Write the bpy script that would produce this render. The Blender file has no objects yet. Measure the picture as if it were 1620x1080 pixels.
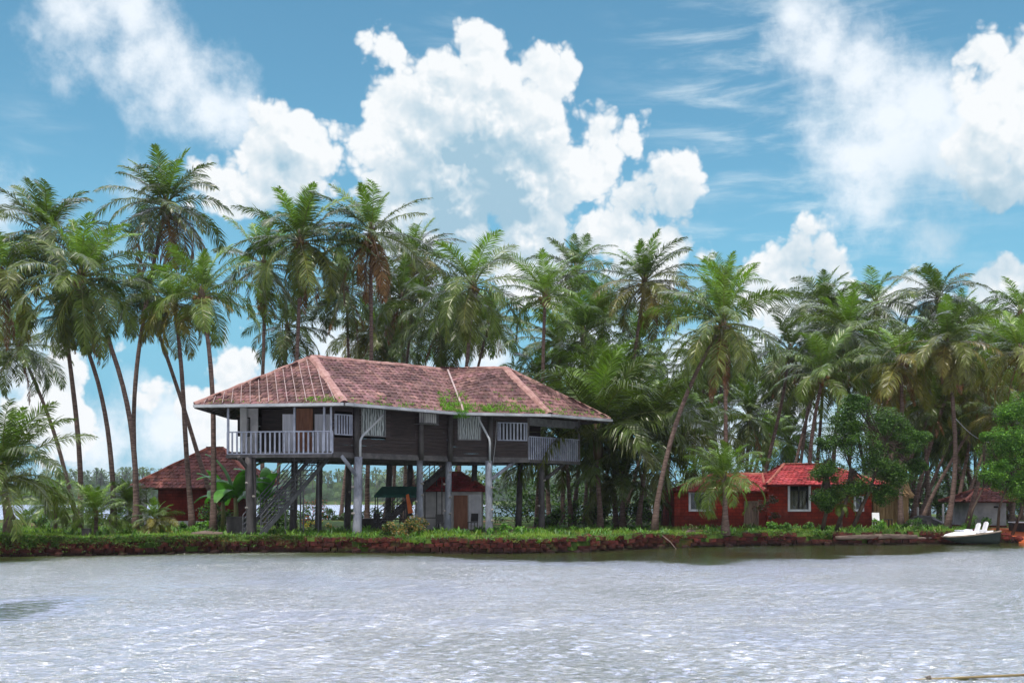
import bpy, math, random
import numpy as np
from mathutils import Vector, Matrix, noise
R = math.radians
rnd = random.Random(7)
S = bpy.context.scene
COL = S.collection

# ------------------------------------------------------------------ camera
F = 1800.0; CX = 810.0; HY = 790.0; H = 2.3          # focal length and horizon in photo pixels, eye height over the water
cam = bpy.data.objects.new("camera", bpy.data.cameras.new("camera"))
COL.objects.link(cam); S.camera = cam
cam.location = (0, 0, H); cam.rotation_euler = (R(90), 0, 0)
cam.data.sensor_width = 36; cam.data.lens = 36 * F / 1620
cam.data.shift_y = (HY - 540) / 1620
cam.data.clip_end = 6000
S.view_settings.view_transform = 'Standard'; S.view_settings.look = 'None'
S.view_settings.exposure = 0.03; S.view_settings.gamma = 1
S.cycles.max_bounces = 5; S.cycles.transparent_max_bounces = 8
S.cycles.diffuse_bounces = 3; S.cycles.glossy_bounces = 3

def PX(px, Y): return (px - CX) / F * Y
def PZ(py, Y): return H - (py - HY) / F * Y
def P3(px, py, Y): return Vector((PX(px, Y), Y, PZ(py, Y)))

# ------------------------------------------------------------------ sun
SUN_EL, SUN_AZ = R(70), R(200)                        # azimuth clockwise from +Y
sd = Vector((math.sin(SUN_AZ) * math.cos(SUN_EL), math.cos(SUN_AZ) * math.cos(SUN_EL), math.sin(SUN_EL)))
sun = bpy.data.objects.new("sun", bpy.data.lights.new("sun", 'SUN'))
COL.objects.link(sun); sun.data.energy = 4.3; sun.data.angle = R(0.6); sun.data.color = (1, .94, .83)
sun.rotation_euler = (-sd).to_track_quat('-Z', 'Y').to_euler()

# ------------------------------------------------------------------ node helpers
class NT:
    def __init__(s, tree): s.t = tree
    def n(s, typ, ins=None, **props):
        nd = s.t.nodes.new(typ)
        for k, v in props.items(): setattr(nd, k, v)
        if ins:
            for k, v in ins.items(): s.put(nd.inputs[k], v)
        return nd
    def put(s, sock, v):
        if isinstance(v, bpy.types.NodeSocket): s.t.links.new(v, sock)
        elif isinstance(v, bpy.types.Node): s.t.links.new(v.outputs[0], sock)
        else: sock.default_value = v
    def m(s, op, *a, clamp=False):
        nd = s.t.nodes.new('ShaderNodeMath'); nd.operation = op; nd.use_clamp = clamp
        for i, v in enumerate(a): s.put(nd.inputs[i], v)
        return nd.outputs[0]
    def v(s, op, *a):
        nd = s.t.nodes.new('ShaderNodeVectorMath'); nd.operation = op
        for i, v in enumerate(a):
            if op == 'SCALE' and i == 1: s.put(nd.inputs['Scale'], v)
            else: s.put(nd.inputs[i], v)
        return nd.outputs['Value'] if op in ('DISTANCE', 'LENGTH', 'DOT_PRODUCT') else nd.outputs[0]
    def mix(s, f, a, b, typ='RGBA', mode='MIX'):
        nd = s.t.nodes.new('ShaderNodeMix'); nd.data_type = typ
        if typ == 'RGBA':
            nd.blend_type = mode
            s.put(nd.inputs[0], f); s.put(nd.inputs[6], a); s.put(nd.inputs[7], b); return nd.outputs[2]
        s.put(nd.inputs[0], f); s.put(nd.inputs[2], a); s.put(nd.inputs[3], b); return nd.outputs[0]
    def mr(s, v, a, b, c=0., d=1., smooth=True):
        nd = s.t.nodes.new('ShaderNodeMapRange'); nd.interpolation_type = 'SMOOTHSTEP' if smooth else 'LINEAR'
        for i, x in enumerate((v, a, b, c, d)): s.put(nd.inputs[i], x)
        return nd.outputs[0]
    def noise(s, vec, scale, detail=4, rough=.55, out=0, dist=0.):
        nd = s.n('ShaderNodeTexNoise', {'Vector': vec, 'Scale': scale, 'Detail': detail, 'Roughness': rough, 'Distortion': dist})
        return nd.outputs[out]

# ------------------------------------------------------------------ world: Nishita sky with procedural clouds by direction
world = bpy.data.worlds.new("World"); S.world = world; world.use_nodes = True
W = NT(world.node_tree); world.node_tree.nodes.clear()
tc = W.n('ShaderNodeTexCoord')
dirv = W.v('NORMALIZE', tc.outputs['Generated'])
sx = W.n('ShaderNodeSeparateXYZ', {0: dirv})
az = W.m('ARCTAN2', sx.outputs[0], sx.outputs[1]); el = W.m('ARCSINE', sx.outputs[2])
ae = W.n('ShaderNodeCombineXYZ', {0: az, 1: el, 2: 0.}).outputs[0]
def AE(px, py):
    d = Vector(((px - CX) / F, 1, (HY - py) / F)).normalized()
    return math.atan2(d.x, d.y), math.asin(d.z)
wn = W.noise(dirv, 9., 3, .5, out=1)
warp = W.v('SCALE', W.v('SUBTRACT', wn, (.5, .5, .5)), .022)
aew = W.v('ADD', ae, warp)
def field(blobs, vec, k):
    out = None
    for (px, py, r) in blobs:
        a, e = AE(px, py)
        d = W.v('DISTANCE', vec, (a, e, 0.))
        f = W.m('SUBTRACT', r / F, d)
        out = f if out is None else W.m('SMOOTH_MAX', out, f, k)
    return out
flat = W.v('MULTIPLY', aew, (1, 1, 0))
CRISP = [(625,82,34),(680,100,36),(765,92,44),(822,112,46),(868,152,42),(700,145,66),(785,180,84),(605,175,46),(640,235,70),
 (720,260,92),(830,290,88),(868,205,48),(905,262,42),(960,252,52),(1012,235,48),(1055,272,46),(1005,300,52),(1062,312,36),
 (610,310,44),(690,360,110),(830,370,70),(950,378,34),(1000,382,50),(1062,390,44),(1108,402,26),(1020,430,60),(850,440,60),
 (430,205,44),(472,218,48),(398,238,44),(495,262,40),(440,275,62),(390,318,44),(505,300,28),(330,300,24),
 (1565,88,38),(1598,125,44),(1520,130,34),(1600,300,44),(1620,262,40),(1570,300,26),
 (1265,402,40),(1300,402,36),(1230,432,38),(1325,445,44),(1270,470,62),(1432,478,42),(1385,505,40),(1590,455,52),(1555,482,46),(1615,480,50),(1500,520,44),(1345,470,40),(1215,450,40),(1545,235,52),(1585,190,52),
 (180,568,20),(90,620,52),(50,668,56),(120,690,50),(290,640,46),(235,640,32),(360,600,46),(345,700,44)]
SOFT = [(1250,25,34),(1305,65,40),(1355,115,46),(1400,180,58),(1370,260,50),(1290,230,30),(20,590,60),(260,690,70),(430,640,60),(1320,690,60),(1150,700,50),(680,620,60),(150,720,60),(125,15,60),(205,12,48),(60,48,20),(105,78,30),(150,98,28),(205,112,32),(245,85,40),(300,128,44),(262,160,36),
 (330,165,42),(370,195,38),(95,122,12),(1470,165,62),(1545,190,66),(1430,240,78),(1505,250,70),(1405,320,52),(1330,240,44),(1360,180,40),
 (1480,378,24),(200,305,40),(10,330,40),(640,450,70),(550,560,60),(760,560,70),(940,560,80),(1080,620,80),(1250,650,90),(1400,600,90),(1200,540,50)]
billow = lambda vec: W.m('SUBTRACT', .60, W.n('ShaderNodeTexVoronoi', {'Vector': vec, 'Scale': 21., 'Detail': 3., 'Roughness': .48, 'Lacunarity': 2.3}, feature='F1').outputs[0])
dw = W.v('ADD', dirv, W.v('SCALE', W.v('SUBTRACT', W.noise(dirv, 40., 2, .5, out=1), (.5, .5, .5)), .012))
b0 = billow(dw); b1 = billow(W.v('ADD', dw, (.0035, 0, .0075)))
fc = W.m('ADD', W.m('MULTIPLY_ADD', b0, .036, field(CRISP, flat, .018)), .0125)
n_soft = W.m('SUBTRACT', W.noise(dirv, 11., 7, .62), .5)
fs = W.m('MULTIPLY_ADD', n_soft, .13, field(SOFT, flat, .03))
mc = W.mr(fc, -.002, .0075)
ms = W.mr(fs, -.012, .03)
# cirrus streaks
rot = W.n('ShaderNodeMapping', {'Vector': ae, 'Rotation': (0, 0, R(-17)), 'Scale': (3.2, 17., 1)}, vector_type='TEXTURE')
rot.vector_type = 'POINT'
cn = W.noise(rot, 2.6, 8, .62, dist=.4)
cmask = W.mr(field([(1180,90,220),(1350,60,170),(1230,300,230),(700,30,60),(150,430,90),(1420,300,180),(60,200,60)], flat, .05), -.03, .10)
ci = W.m('MULTIPLY', W.mr(cn, .44, .78), cmask)
cover_hi = W.mr(W.noise(dirv, 3.2, 6, .55), .10, .40)
hi = W.mr(el, R(24.), R(27.5))
back = W.mr(sx.outputs[1], .80, .45)
hi = W.m('MULTIPLY', hi, W.m('MULTIPLY', W.mr(el, R(66), R(50)), W.mr(sx.outputs[1], .15, .4)))
gen = W.m('MULTIPLY', cover_hi, W.m('MAXIMUM', hi, back))
SH = [(440,275,30),(680,180,30),(850,240,30),(1260,420,26),(1080,350,30),(760,300,120),(700,360,100),(860,360,60),(640,300,40),(1560,360,95),(1480,330,60),(440,330,50),(1010,330,40),(1280,450,40),(1600,430,30),(560,420,80),(990,470,50)]
shade = W.mr(field(SH, flat, .03), -.035, .05)
depth = W.mr(fc, .006, .06)
lit = W.m('MULTIPLY', W.m('SUBTRACT', b1, b0), 3.2)
sh2 = W.m('ADD', W.m('MULTIPLY', shade, W.m('MULTIPLY_ADD', n_soft, .9, .93)), W.m('MULTIPLY', W.m('MULTIPLY_ADD', lit, .75, W.m('MULTIPLY', n_soft, .5)), W.m('MULTIPLY_ADD', depth, .7, .3)), clamp=True)
SUNNY, DIM = (.93, .96, .98, 1), (.37, .565, .70, 1)
ccol = W.mix(sh2, SUNNY, DIM)
sky = W.n('ShaderNodeTexSky', sky_type='NISHITA', sun_disc=False, sun_elevation=SUN_EL, sun_rotation=SUN_AZ, air_density=1.0, dust_density=.6, ozone_density=1.6)
base = W.mix(1., sky.outputs[0], (.80, 1.29, 1.22, 1), mode='MULTIPLY')
base = W.v('SCALE', base, .118)
base = W.mix(W.m('MULTIPLY', W.mr(el, R(17), R(3)), .85), base, (.21, .50, .72, 1))
softc = W.mix(W.m('MULTIPLY', shade, .7), (.92, .98, 1.04, 1), (.30, .53, .68, 1))
c = W.mix(W.m('MULTIPLY', ci, .62), base, (.85, .95, 1.0, 1))
c = W.mix(W.m('MULTIPLY', ms, .93), c, softc)
c = W.mix(mc, c, ccol)
c = W.mix(gen, c, W.mix(hi, (.95, .98, 1.05, 1), (3.45, 3.55, 5.0, 1)))  # very bright cloud band above the view, added to brighten the water
bg = W.n('ShaderNodeBackground', {0: c, 1: 1.0})
wo = W.n('ShaderNodeOutputWorld', {0: bg})
world.cycles.sampling_method = 'MANUAL'; world.cycles.sample_map_resolution = 512

# ------------------------------------------------------------------ materials
MATS = {}
def mat(name, build):
    if name in MATS: return MATS[name]
    m = bpy.data.materials.new(name); m.use_nodes = True
    t = NT(m.node_tree); m.node_tree.nodes.clear()
    out = t.n('ShaderNodeOutputMaterial')
    build(t, out); MATS[name] = m
    return m
def pbsdf(t, out, col, rough=.7, bump=None, bstr=.3, bdist=.02, **kw):
    p = t.n('ShaderNodeBsdfPrincipled', {'Base Color': col, 'Roughness': rough})
    for k, v in kw.items(): t.put(p.inputs[k.replace('_', ' ')], v)
    if bump is not None:
        t.put(p.inputs['Normal'], t.n('ShaderNodeBump', {'Height': bump, 'Strength': bstr, 'Distance': bdist}).outputs[0])
    t.put(out.inputs[0], p); return p
def simple(name, c1, c2, scale=6., rough=.7, bstr=.3, bscale=None, stretch=(1, 1, 1), detail=5, spec=.3, bdist=.02, **kw):
    def b(t, out):
        co = t.n('ShaderNodeTexCoord').outputs['Object']
        mp = t.n('ShaderNodeMapping', {'Vector': co, 'Scale': stretch}).outputs[0]
        n1 = t.noise(mp, scale, detail, .6)
        f = t.mr(n1, .32, .68)
        n2 = t.noise(mp, bscale or scale * 4, 4, .6)
        pbsdf(t, out, t.mix(f, (*c1, 1), (*c2, 1)), rough, n2, bstr, bdist, Specular_IOR_Level=spec, **kw)
    return mat(name, b)
def leafmat(name, tint=(1, 1, 1), rough=.42, trans=.35, spec=.5):
    def b(t, out):
        vc = t.n('ShaderNodeVertexColor', layer_name='tone').outputs[0]
        oi = t.n('ShaderNodeObjectInfo')
        co = t.n('ShaderNodeTexCoord').outputs['Object']
        n1 = t.mr(t.noise(co, 1.6, 3, .6), .3, .7, .72, 1.3)
        k = t.m('MULTIPLY', n1, t.m('MULTIPLY_ADD', oi.outputs['Random'], .4, .8))
        colr = t.v('SCALE', t.mix(1., vc, (*tint, 1), mode='MULTIPLY'), k)
        p = t.n('ShaderNodeBsdfPrincipled', {'Base Color': colr, 'Roughness': rough, 'Specular IOR Level': spec})
        tr = t.n('ShaderNodeBsdfTranslucent', {'Color': t.mix(1., colr, (1.25, 1.35, .55, 1), mode='MULTIPLY')})
        mx = t.n('ShaderNodeMixShader', {0: trans, 1: p.outputs[0], 2: tr.outputs[0]})
        t.put(out.inputs[0], mx)
    return mat(name, b)

M_frond = leafmat('palm_leaf', rough=.36, spec=.45, trans=.28)
M_leaf = leafmat('tree_leaf', rough=.5, spec=.35)
M_grassb = leafmat('grass_leaf', rough=.6, spec=.2)
M_trunk = simple('palm_bark', (.075, .050, .046), (.19, .135, .12), 3., .85, .7, 9., (1, 1, 5.5), bdist=.05, spec=.1)
M_wood_tree = simple('tree_bark', (.035, .026, .022), (.10, .075, .06), 4., .85, .5, 12., (1, 1, .4), spec=.1)
M_husk = simple('coconut_husk', (.10, .09, .02), (.16, .07, .025), 5., .5)
def b_post(c1, c2):
    def b(t, out):
        co = t.n('ShaderNodeTexCoord').outputs['Object']
        z = t.n('ShaderNodeSeparateXYZ', {0: co}).outputs[2]
        n1 = t.noise(t.n('ShaderNodeMapping', {'Vector': co, 'Scale': (1, 1, .35)}).outputs[0], 3.2, 6, .7)
        a = t.mix(t.mr(n1, .35, .65), (*c1, 1), (*c2, 1))
        st = t.mr(t.m('MULTIPLY_ADD', n1, 1.4, t.m('MULTIPLY', z, -1.)), .35, .9)
        a = t.mix(t.m('MULTIPLY', st, .75), a, (.07, .045, .035, 1))
        chips = t.mr(t.noise(co, 7., 5, .75), .60, .66)
        a = t.mix(t.m('MULTIPLY', chips, .5), a, (.09, .075, .07, 1))
        pbsdf(t, out, a, .65, t.noise(t.n('ShaderNodeMapping', {'Vector': co, 'Scale': (1, 1, .4)}).outputs[0], 9., 5, .7), .5, .03, Specular_IOR_Level=.3)
    return b
M_stub = simple('cut_stub', (.16, .15, .15), (.34, .32, .30), 9., .8, .2)
M_post = simple('old_painted_log', (.10, .115, .15), (.21, .225, .27), 2.5, .6, .45, 9., (1, 1, .5))
M_post = mat('painted_log', b_post((.11, .125, .165), (.24, .255, .31)))
M_postd = simple('weathered_log', (.030, .028, .031), (.075, .070, .075), 2.5, .7, .45, 9., (1, 1, .5))
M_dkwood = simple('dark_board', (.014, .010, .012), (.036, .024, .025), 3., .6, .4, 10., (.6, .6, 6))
M_beam = simple('dark_beam', (.05, .048, .055), (.10, .095, .10), 3., .6, .3)
M_white = simple('white_paint', (.50, .52, .60), (.66, .67, .74), 3., .5, .12)
M_rail = simple('blue_grey_paint', (.22, .245, .33), (.36, .39, .50), 2.2, .55, .15)
M_offw = simple('lime_plaster', (.36, .36, .39), (.52, .52, .54), 2., .8, .2)
M_door = simple('brown_door', (.17, .065, .035), (.26, .11, .06), 2., .5, .2, 8., (5, 5, .6))
M_dark = simple('dark_interior', (.012, .012, .014), (.022, .021, .024), 2., .8, .1)
M_metal = simple('grey_steel', (.10, .105, .12), (.17, .175, .19), 4., .45, .1)
M_stair = simple('dark_steel', (.055, .06, .072), (.10, .105, .12), 4., .45, .1)
M_gutter = simple('gutter_paint', (.25, .27, .31), (.40, .42, .46), 1.2, .5, .1)
M_cloth_g = simple('green_canvas', (.008, .05, .042), (.012, .075, .06), 3., .8, .2)
M_cloth_o = simple('orange_cloth', (.45, .10, .03), (.6, .16, .05), 3., .8, .2)
M_red = simple('red_mat', (.30, .05, .04), (.4, .08, .05), 3., .8, .2)
M_blackp = simple('black_plastic', (.015, .015, .017), (.03, .03, .033), 3., .4, .1)
M_seat = simple('white_plastic', (.72, .73, .78), (.80, .81, .84), 3., .35, .05)
M_hull = simple('dark_green_hull', (.006, .012, .012), (.012, .022, .020), 2., .7, .08)
M_rim = simple('boat_rail', (.16, .13, .11), (.27, .22, .18), 3., .6, .1)
M_thatch = simple('dry_palm_thatch', (.24, .15, .07), (.42, .29, .15), 3., .9, .8, 14., (5, 5, .5), bdist=.05)
M_log = simple('driftwood', (.09, .065, .055), (.20, .15, .13), 3., .85, .6, 12., (.5, 3, 3), bdist=.04)
M_bamboo = simple('bamboo_pole', (.15, .11, .05), (.26, .21, .10), 3., .5, .2)
M_curtain = simple('white_curtain', (.50, .52, .62), (.68, .70, .80), 1.5, .8, .4, 3., (8, 8, .4))
M_green_pot = simple('terracotta', (.2, .08, .04), (.3, .12, .07), 3., .7, .1)

def b_tile(c1, c2, c3, nm):
    def b(t, out):
        vc = t.n('ShaderNodeVertexColor', layer_name='tone').outputs[0]
        co = t.n('ShaderNodeTexCoord').outputs['Object']
        big = t.mr(t.noise(co, .55, 5, .65), .34, .66)
        fine = t.mr(t.noise(co, 9., 5, .7), .35, .7)
        a = t.mix(big, (*c1, 1), (*c2, 1))
        a = t.mix(t.m('MULTIPLY', fine, .55), a, (*c3, 1))
        a = t.mix(1., a, vc, mode='MULTIPLY')
        pbsdf(t, out, a, .82, t.noise(co, 22., 4, .6), .4, .02, Specular_IOR_Level=.2)
    return mat(nm, b)
M_tile = b_tile((.090, .046, .044), (.235, .122, .116), (.070, .048, .045), 'weathered_tile')
M_tile_dk = b_tile((.11, .036, .030), (.19, .060, .048), (.07, .04, .032), 'old_tile')
M_tile_new = b_tile((.27, .030, .036), (.38, .060, .066), (.13, .025, .025), 'new_tile')
M_ridge = simple('ridge_mortar', (.21, .105, .095), (.36, .22, .20), 2.5, .85, .4)
M_strap = simple('pale_mortar_line', (.26, .19, .19), (.38, .30, .30), 4., .85, .2)

def b_brick(c1, c2, mo, nm, sc=1.0, bw=.42, rh=.19):
    def b(t, out):
        co = t.n('ShaderNodeTexCoord').outputs['Object']
        s = t.n('ShaderNodeSeparateXYZ', {0: co})
        u = t.m('ADD', s.outputs[0], s.outputs[1])
        v = t.n('ShaderNodeCombineXYZ', {0: u, 1: s.outputs[2], 2: 0.}).outputs[0]
        br = t.n('ShaderNodeTexBrick', {'Vector': v, 'Color1': (*c1, 1), 'Color2': (*c2, 1), 'Mortar': (*mo, 1), 'Scale': sc,
             'Mortar Size': .014, 'Brick Width': bw, 'Row Height': rh, 'Bias': 0.})
        n1 = t.mr(t.noise(co, 1.1, 6, .7), .3, .7, .62, 1.22)
        a = t.v('SCALE', br.outputs[0], n1)
        st = t.mr(t.m('MULTIPLY_ADD', t.noise(co, .9, 6, .75), 1.6, t.m('MULTIPLY', s.outputs[2], -.55)), .05, .75)
        a = t.mix(t.m('MULTIPLY', st, .6), a, (.035, .014, .012, 1))
        pale = t.mr(t.noise(t.n('ShaderNodeMapping', {'Vector': co, 'Scale': (1.4, 1.4, .5)}).outputs[0], 1.3, 6, .7), .56, .74)
        a = t.mix(t.m('MULTIPLY', pale, .35), a, (.33, .075, .055, 1))
        h = t.m('MULTIPLY_ADD', br.outputs[1], -.6, t.noise(co, 20., 4, .6))
        pbsdf(t, out, a, .85, h, .5, .03, Specular_IOR_Level=.15)
    return mat(nm, b)
M_brick = b_brick((.30, .032, .016), (.21, .021, .012), (.11, .014, .010), 'red_laterite_wall')
M_brick_dk = b_brick((.20, .024, .017), (.15, .018, .014), (.09, .013, .010), 'dark_laterite_wall')

def b_bank(t, out):
    vc = t.n('ShaderNodeVertexColor', layer_name='tone').outputs[0]
    co = t.n('ShaderNodeTexCoord').outputs['Object']
    z = t.n('ShaderNodeSeparateXYZ', {0: co}).outputs[2]
    n = t.noise(co, 6., 6, .7)
    a = t.mix(t.mr(n, .35, .65), (.030, .010, .009, 1), (.085, .020, .016, 1))
    a = t.mix(1., a, vc, mode='MULTIPLY')
    wet = t.mr(t.m('MULTIPLY_ADD', t.noise(co, 2., 4, .6), .25, z), .42, .16)
    a = t.mix(wet, a, (.016, .008, .007, 1))
    moss = t.m('MULTIPLY', t.mr(t.noise(co, 1.4, 5, .7), .54, .66), .55)
    a = t.mix(moss, a, (.045, .06, .015, 1))
    pbsdf(t, out, a, .85, t.noise(co, 18., 5, .7), .7, .04, Specular_IOR_Level=.15)
M_bank = mat('laterite_bank', b_bank)

def b_ground(t, out):
    co = t.n('ShaderNodeTexCoord').outputs['Object']
    n = t.noise(co, .35, 6, .65); n2 = t.noise(co, 3., 5, .7)
    a = t.mix(t.mr(n2, .3, .7), (.030, .058, .012, 1), (.060, .105, .020, 1))
    soil = t.mix(t.mr(n2, .3, .7), (.20, .060, .030, 1), (.12, .075, .04, 1))
    a = t.mix(t.mr(n, .54, .66), a, soil)
    x = t.n('ShaderNodeSeparateXYZ', {0: co}).outputs[0]
    yy_ = t.n('ShaderNodeSeparateXYZ', {0: co}).outputs[1]
    a = t.mix(t.m('MULTIPLY', t.mr(t.m('MULTIPLY_ADD', n2, 3., x), 27.3, 28.3), t.mr(t.m('MULTIPLY_ADD', n2, 4., yy_), 71., 66.)), a, (.36, .085, .030, 1))
    pbsdf(t, out, a, .95, t.noise(co, 9., 5, .7), .6, .06, Specular_IOR_Level=.1)
M_ground = mat('grassy_soil', b_ground)

def b_water(t, out):
    co = t.n('ShaderNodeTexCoord').outputs['Object']
    mp = t.n('ShaderNodeMapping', {'Vector': co, 'Scale': (.75, 1.5, 1)}).outputs[0]
    h = t.m('ADD', t.noise(mp, 8.5, 4, .6, dist=.6), t.m('MULTIPLY', t.noise(mp, 1.6, 3, .55), 1.2))
    mp2 = t.n('ShaderNodeMapping', {'Vector': co, 'Scale': (.5, 1.6, 1)}).outputs[0]
    h = t.m('ADD', h, t.m('MULTIPLY', t.mr(t.noise(mp2, 5.5, 3, .6, dist=.8), .54, .74), .36))
    calm = t.mr(t.noise(co, .10, 3, .6), .35, .62, .55, 1.)
    xy = t.n('ShaderNodeSeparateXYZ', {0: co}); wob = t.m('MULTIPLY_ADD', t.noise(co, .35, 4, .6), 9., -4.5)
    X_ = xy.outputs[0]
    off_ = t.m('ADD', t.m('MULTIPLY', t.m('MAXIMUM', t.m('SUBTRACT', X_, 10.), 0.), .9), t.m('MULTIPLY', t.m('MAXIMUM', t.m('SUBTRACT', 2., X_), 0.), .75))
    qy = t.mr(t.m('SUBTRACT', t.m('ADD', xy.outputs[1], wob), off_), 37., 44.)
    def patch(cx_, cy_, rx_, ry_):
        q_ = t.v('MULTIPLY', t.v('SUBTRACT', co, (cx_, cy_, 0.)), (1 / rx_, 1 / ry_, 0.)); return t.mr(t.m('ADD', t.v('LENGTH', q_), t.m('MULTIPLY', wob, .12)), 1.4, .5)
    qx = t.mr(X_, -12., -7.)
    still = t.m('MAXIMUM', t.m('MULTIPLY', qy, qx), t.m('MAXIMUM', patch(-10.8, 23., 1.9, 4.), patch(-21., 42., 3.2, 4.5)))
    calm = t.m('MULTIPLY', calm, t.m('MULTIPLY_ADD', still, -.8, 1.))
    bn = t.n('ShaderNodeBump', {'Height': h, 'Strength': calm, 'Distance': .14}).outputs[0]
    df = t.n('ShaderNodeBsdfDiffuse', {'Color': (.055, .076, .018, 1), 'Normal': bn})
    gl = t.n('ShaderNodeBsdfGlossy', {'Color': (.90, .92, 1, 1), 'Roughness': t.m('MULTIPLY_ADD', still, -.13, .20), 'Normal': bn})
    fr = t.n('ShaderNodeFresnel', {'IOR': 1.45, 'Normal': bn}).outputs[0]
    t.put(out.inputs[0], t.n('ShaderNodeMixShader', {0: t.m('MULTIPLY_ADD', fr, 1.0, .24), 1: df.outputs[0], 2: gl.outputs[0]}))
M_water = mat('lagoon_water', b_water)

# ------------------------------------------------------------------ mesh builder
class MB:
    def __init__(s): s.v = []; s.f = []; s.c = None
    def col(s): 
        if s.c is None: s.c = []
    def add(s, vs, fs, c=None):
        o = len(s.v); s.v.extend([tuple(p) for p in vs]); s.f.extend([tuple(i + o for i in f) for f in fs])
        if c is not None:
            s.col(); s.c.extend([c] * len(vs))
        elif s.c is not None: s.c.extend([(1, 1, 1)] * len(vs))
    def box(s, x0, x1, y0, y1, z0, z1, c=None):
        s.hexa([(x0, y0), (x1, y0), (x1, y1), (x0, y1)], z0, z1, c)
    def hexa(s, q, z0, z1, c=None):
        n = len(q)
        vs = [(p[0], p[1], z0) for p in q] + [(p[0], p[1], z1) for p in q]
        fs = [tuple(range(n))[::-1], tuple(range(n, 2 * n))] + [(i, (i + 1) % n, n + (i + 1) % n, n + i) for i in range(n)]
        s.add(vs, fs, c)
    def obox(s, c, ax, ay, az, col=None):     # centre and three half-axis vectors
        c, ax, ay, az = map(Vector, (c, ax, ay, az))
        vs = [c + i * ax + j * ay + k * az for k in (-1, 1) for (i, j) in ((-1, -1), (1, -1), (1, 1), (-1, 1))]
        s.add(vs, [(3, 2, 1, 0), (4, 5, 6, 7), (0, 1, 5, 4), (1, 2, 6, 5), (2, 3, 7, 6), (3, 0, 4, 7)], col)
    def bar(s, a, b, w, h=None, col=None):
        a, b = Vector(a), Vector(b); h = h or w; d = (b - a)
        if d.length < 1e-6: return
        n = d.normalized(); up = Vector((0, 0, 1)) if abs(n.z) < .95 else Vector((0, 1, 0))
        sd_ = n.cross(up).normalized(); up2 = sd_.cross(n)
        s.obox((a + b) / 2, d / 2, sd_ * w / 2, up2 * h / 2, col)
    def tube(s, pts, rads, n=8, c=None, jit=0.):
        pts = [Vector(p) for p in pts]; vs = []; fs = []
        for i, p in enumerate(pts):
            d = (pts[min(i + 1, len(pts) - 1)] - pts[max(i - 1, 0)]).normalized()
            up = Vector((1, 0, 0)) if abs(d.x) < .9 else Vector((0, 1, 0))
            a = d.cross(up).normalized(); b = d.cross(a)
            for k in range(n):
                th = 2 * math.pi * k / n; r = rads[i] * (1 + rnd.uniform(-jit, jit))
                vs.append(p + (a * math.cos(th) + b * math.sin(th)) * r)
        for i in range(len(pts) - 1):
            for k in range(n):
                fs.append((i * n + k, i * n + (k + 1) % n, (i + 1) * n + (k + 1) % n, (i + 1) * n + k))
        fs.append(tuple(range(n))[::-1]); fs.append(tuple(range((len(pts) - 1) * n, len(pts) * n)))
        s.add(vs, fs, c)
    def build(s, name, m, parent=None, smooth=False, origin=None, nparent=None):
        me = bpy.data.meshes.new(name)
        o = bpy.data.objects.new(name, me); COL.objects.link(o)
        org = Vector((0, 0, 0))
        if parent is not None:
            r = parent
            while r is not None: org += r.location; r = r.parent
            o.parent = parent
        elif origin is not None:
            org = Vector(origin); o.location = org
        me.from_pydata([(p[0] - org.x, p[1] - org.y, p[2] - org.z) for p in s.v], [], s.f)
        if s.c is not None:
            at = me.color_attributes.new('tone', 'FLOAT_COLOR', 'POINT')
            at.data.foreach_set('color', np.array([(*c, 1) for c in s.c], dtype=np.float32).ravel())
        me.materials.append(m)
        if smooth: me.polygons.foreach_set('use_smooth', [True] * len(me.polygons))
        me.update()
        return o

def tag(o, label=None, cat=None, group=None, kind=None):
    if label: o['label'] = label
    if cat: o['category'] = cat
    if group: o['group'] = group
    if kind: o['kind'] = kind
    return o
def thing(name, label, cat, loc, group=None):
    o = bpy.data.objects.new(name, None); COL.objects.link(o)
    o.location = loc; o.empty_display_size = .2
    return tag(o, label, cat, group)

# ------------------------------------------------------------------ bank line, ground, water
BK = [(-90, 40), (-45, 43.5), (-26, 45.2)] + [(PX(a, b), b) for a, b in ((0, 46), (150, 47), (400, 50), (600, 49.6), (800, 48.6), (930, 50.5), (1040, 54), (1200, 57.3), (1450, 59), (1620, 61))] + [(34, 62.5), (60, 64), (110, 66)]
bxs = [p[0] for p in BK]; bys = [p[1] for p in BK]
def bankY(x): return float(np.interp(x, bxs, bys)) + .18 * noise.noise(Vector((x * .5, 3.1, 0)))
def ground_z(x, y):
    d = max(0., y - bankY(x))
    z = .62 + .10 * noise.noise(Vector((x * .25, y * .25, 1.7))) + .05 * noise.noise(Vector((x, y, 4.)))
    z += .14 * max(0, min(1, (-12 - x) / 8))
    if x > 24.5: z -= .42 * min(1, (x - 24.5) / 2.5) * max(0, 1 - d / 3.2)
    return z
g = MB(); xs = np.arange(-90, 110.1, .8); nd = 46
ds = [(i / (nd - 1)) ** 2.1 for i in range(nd)]
def land_depth(x): return float(np.interp(x, [-16, -9, 60], [45, 63, 66]))
for x in xs:
    by = bankY(x)
    D_ = land_depth(x)
    for d in (.1 + q * D_ for q in ds): g.v.append((x, by + d, ground_z(x, by + d)))
for i in range(len(xs) - 1):
    for j in range(nd - 1):
        a = i * nd + j; g.f.append((a, a + nd, a + nd + 1, a + 1))
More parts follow.
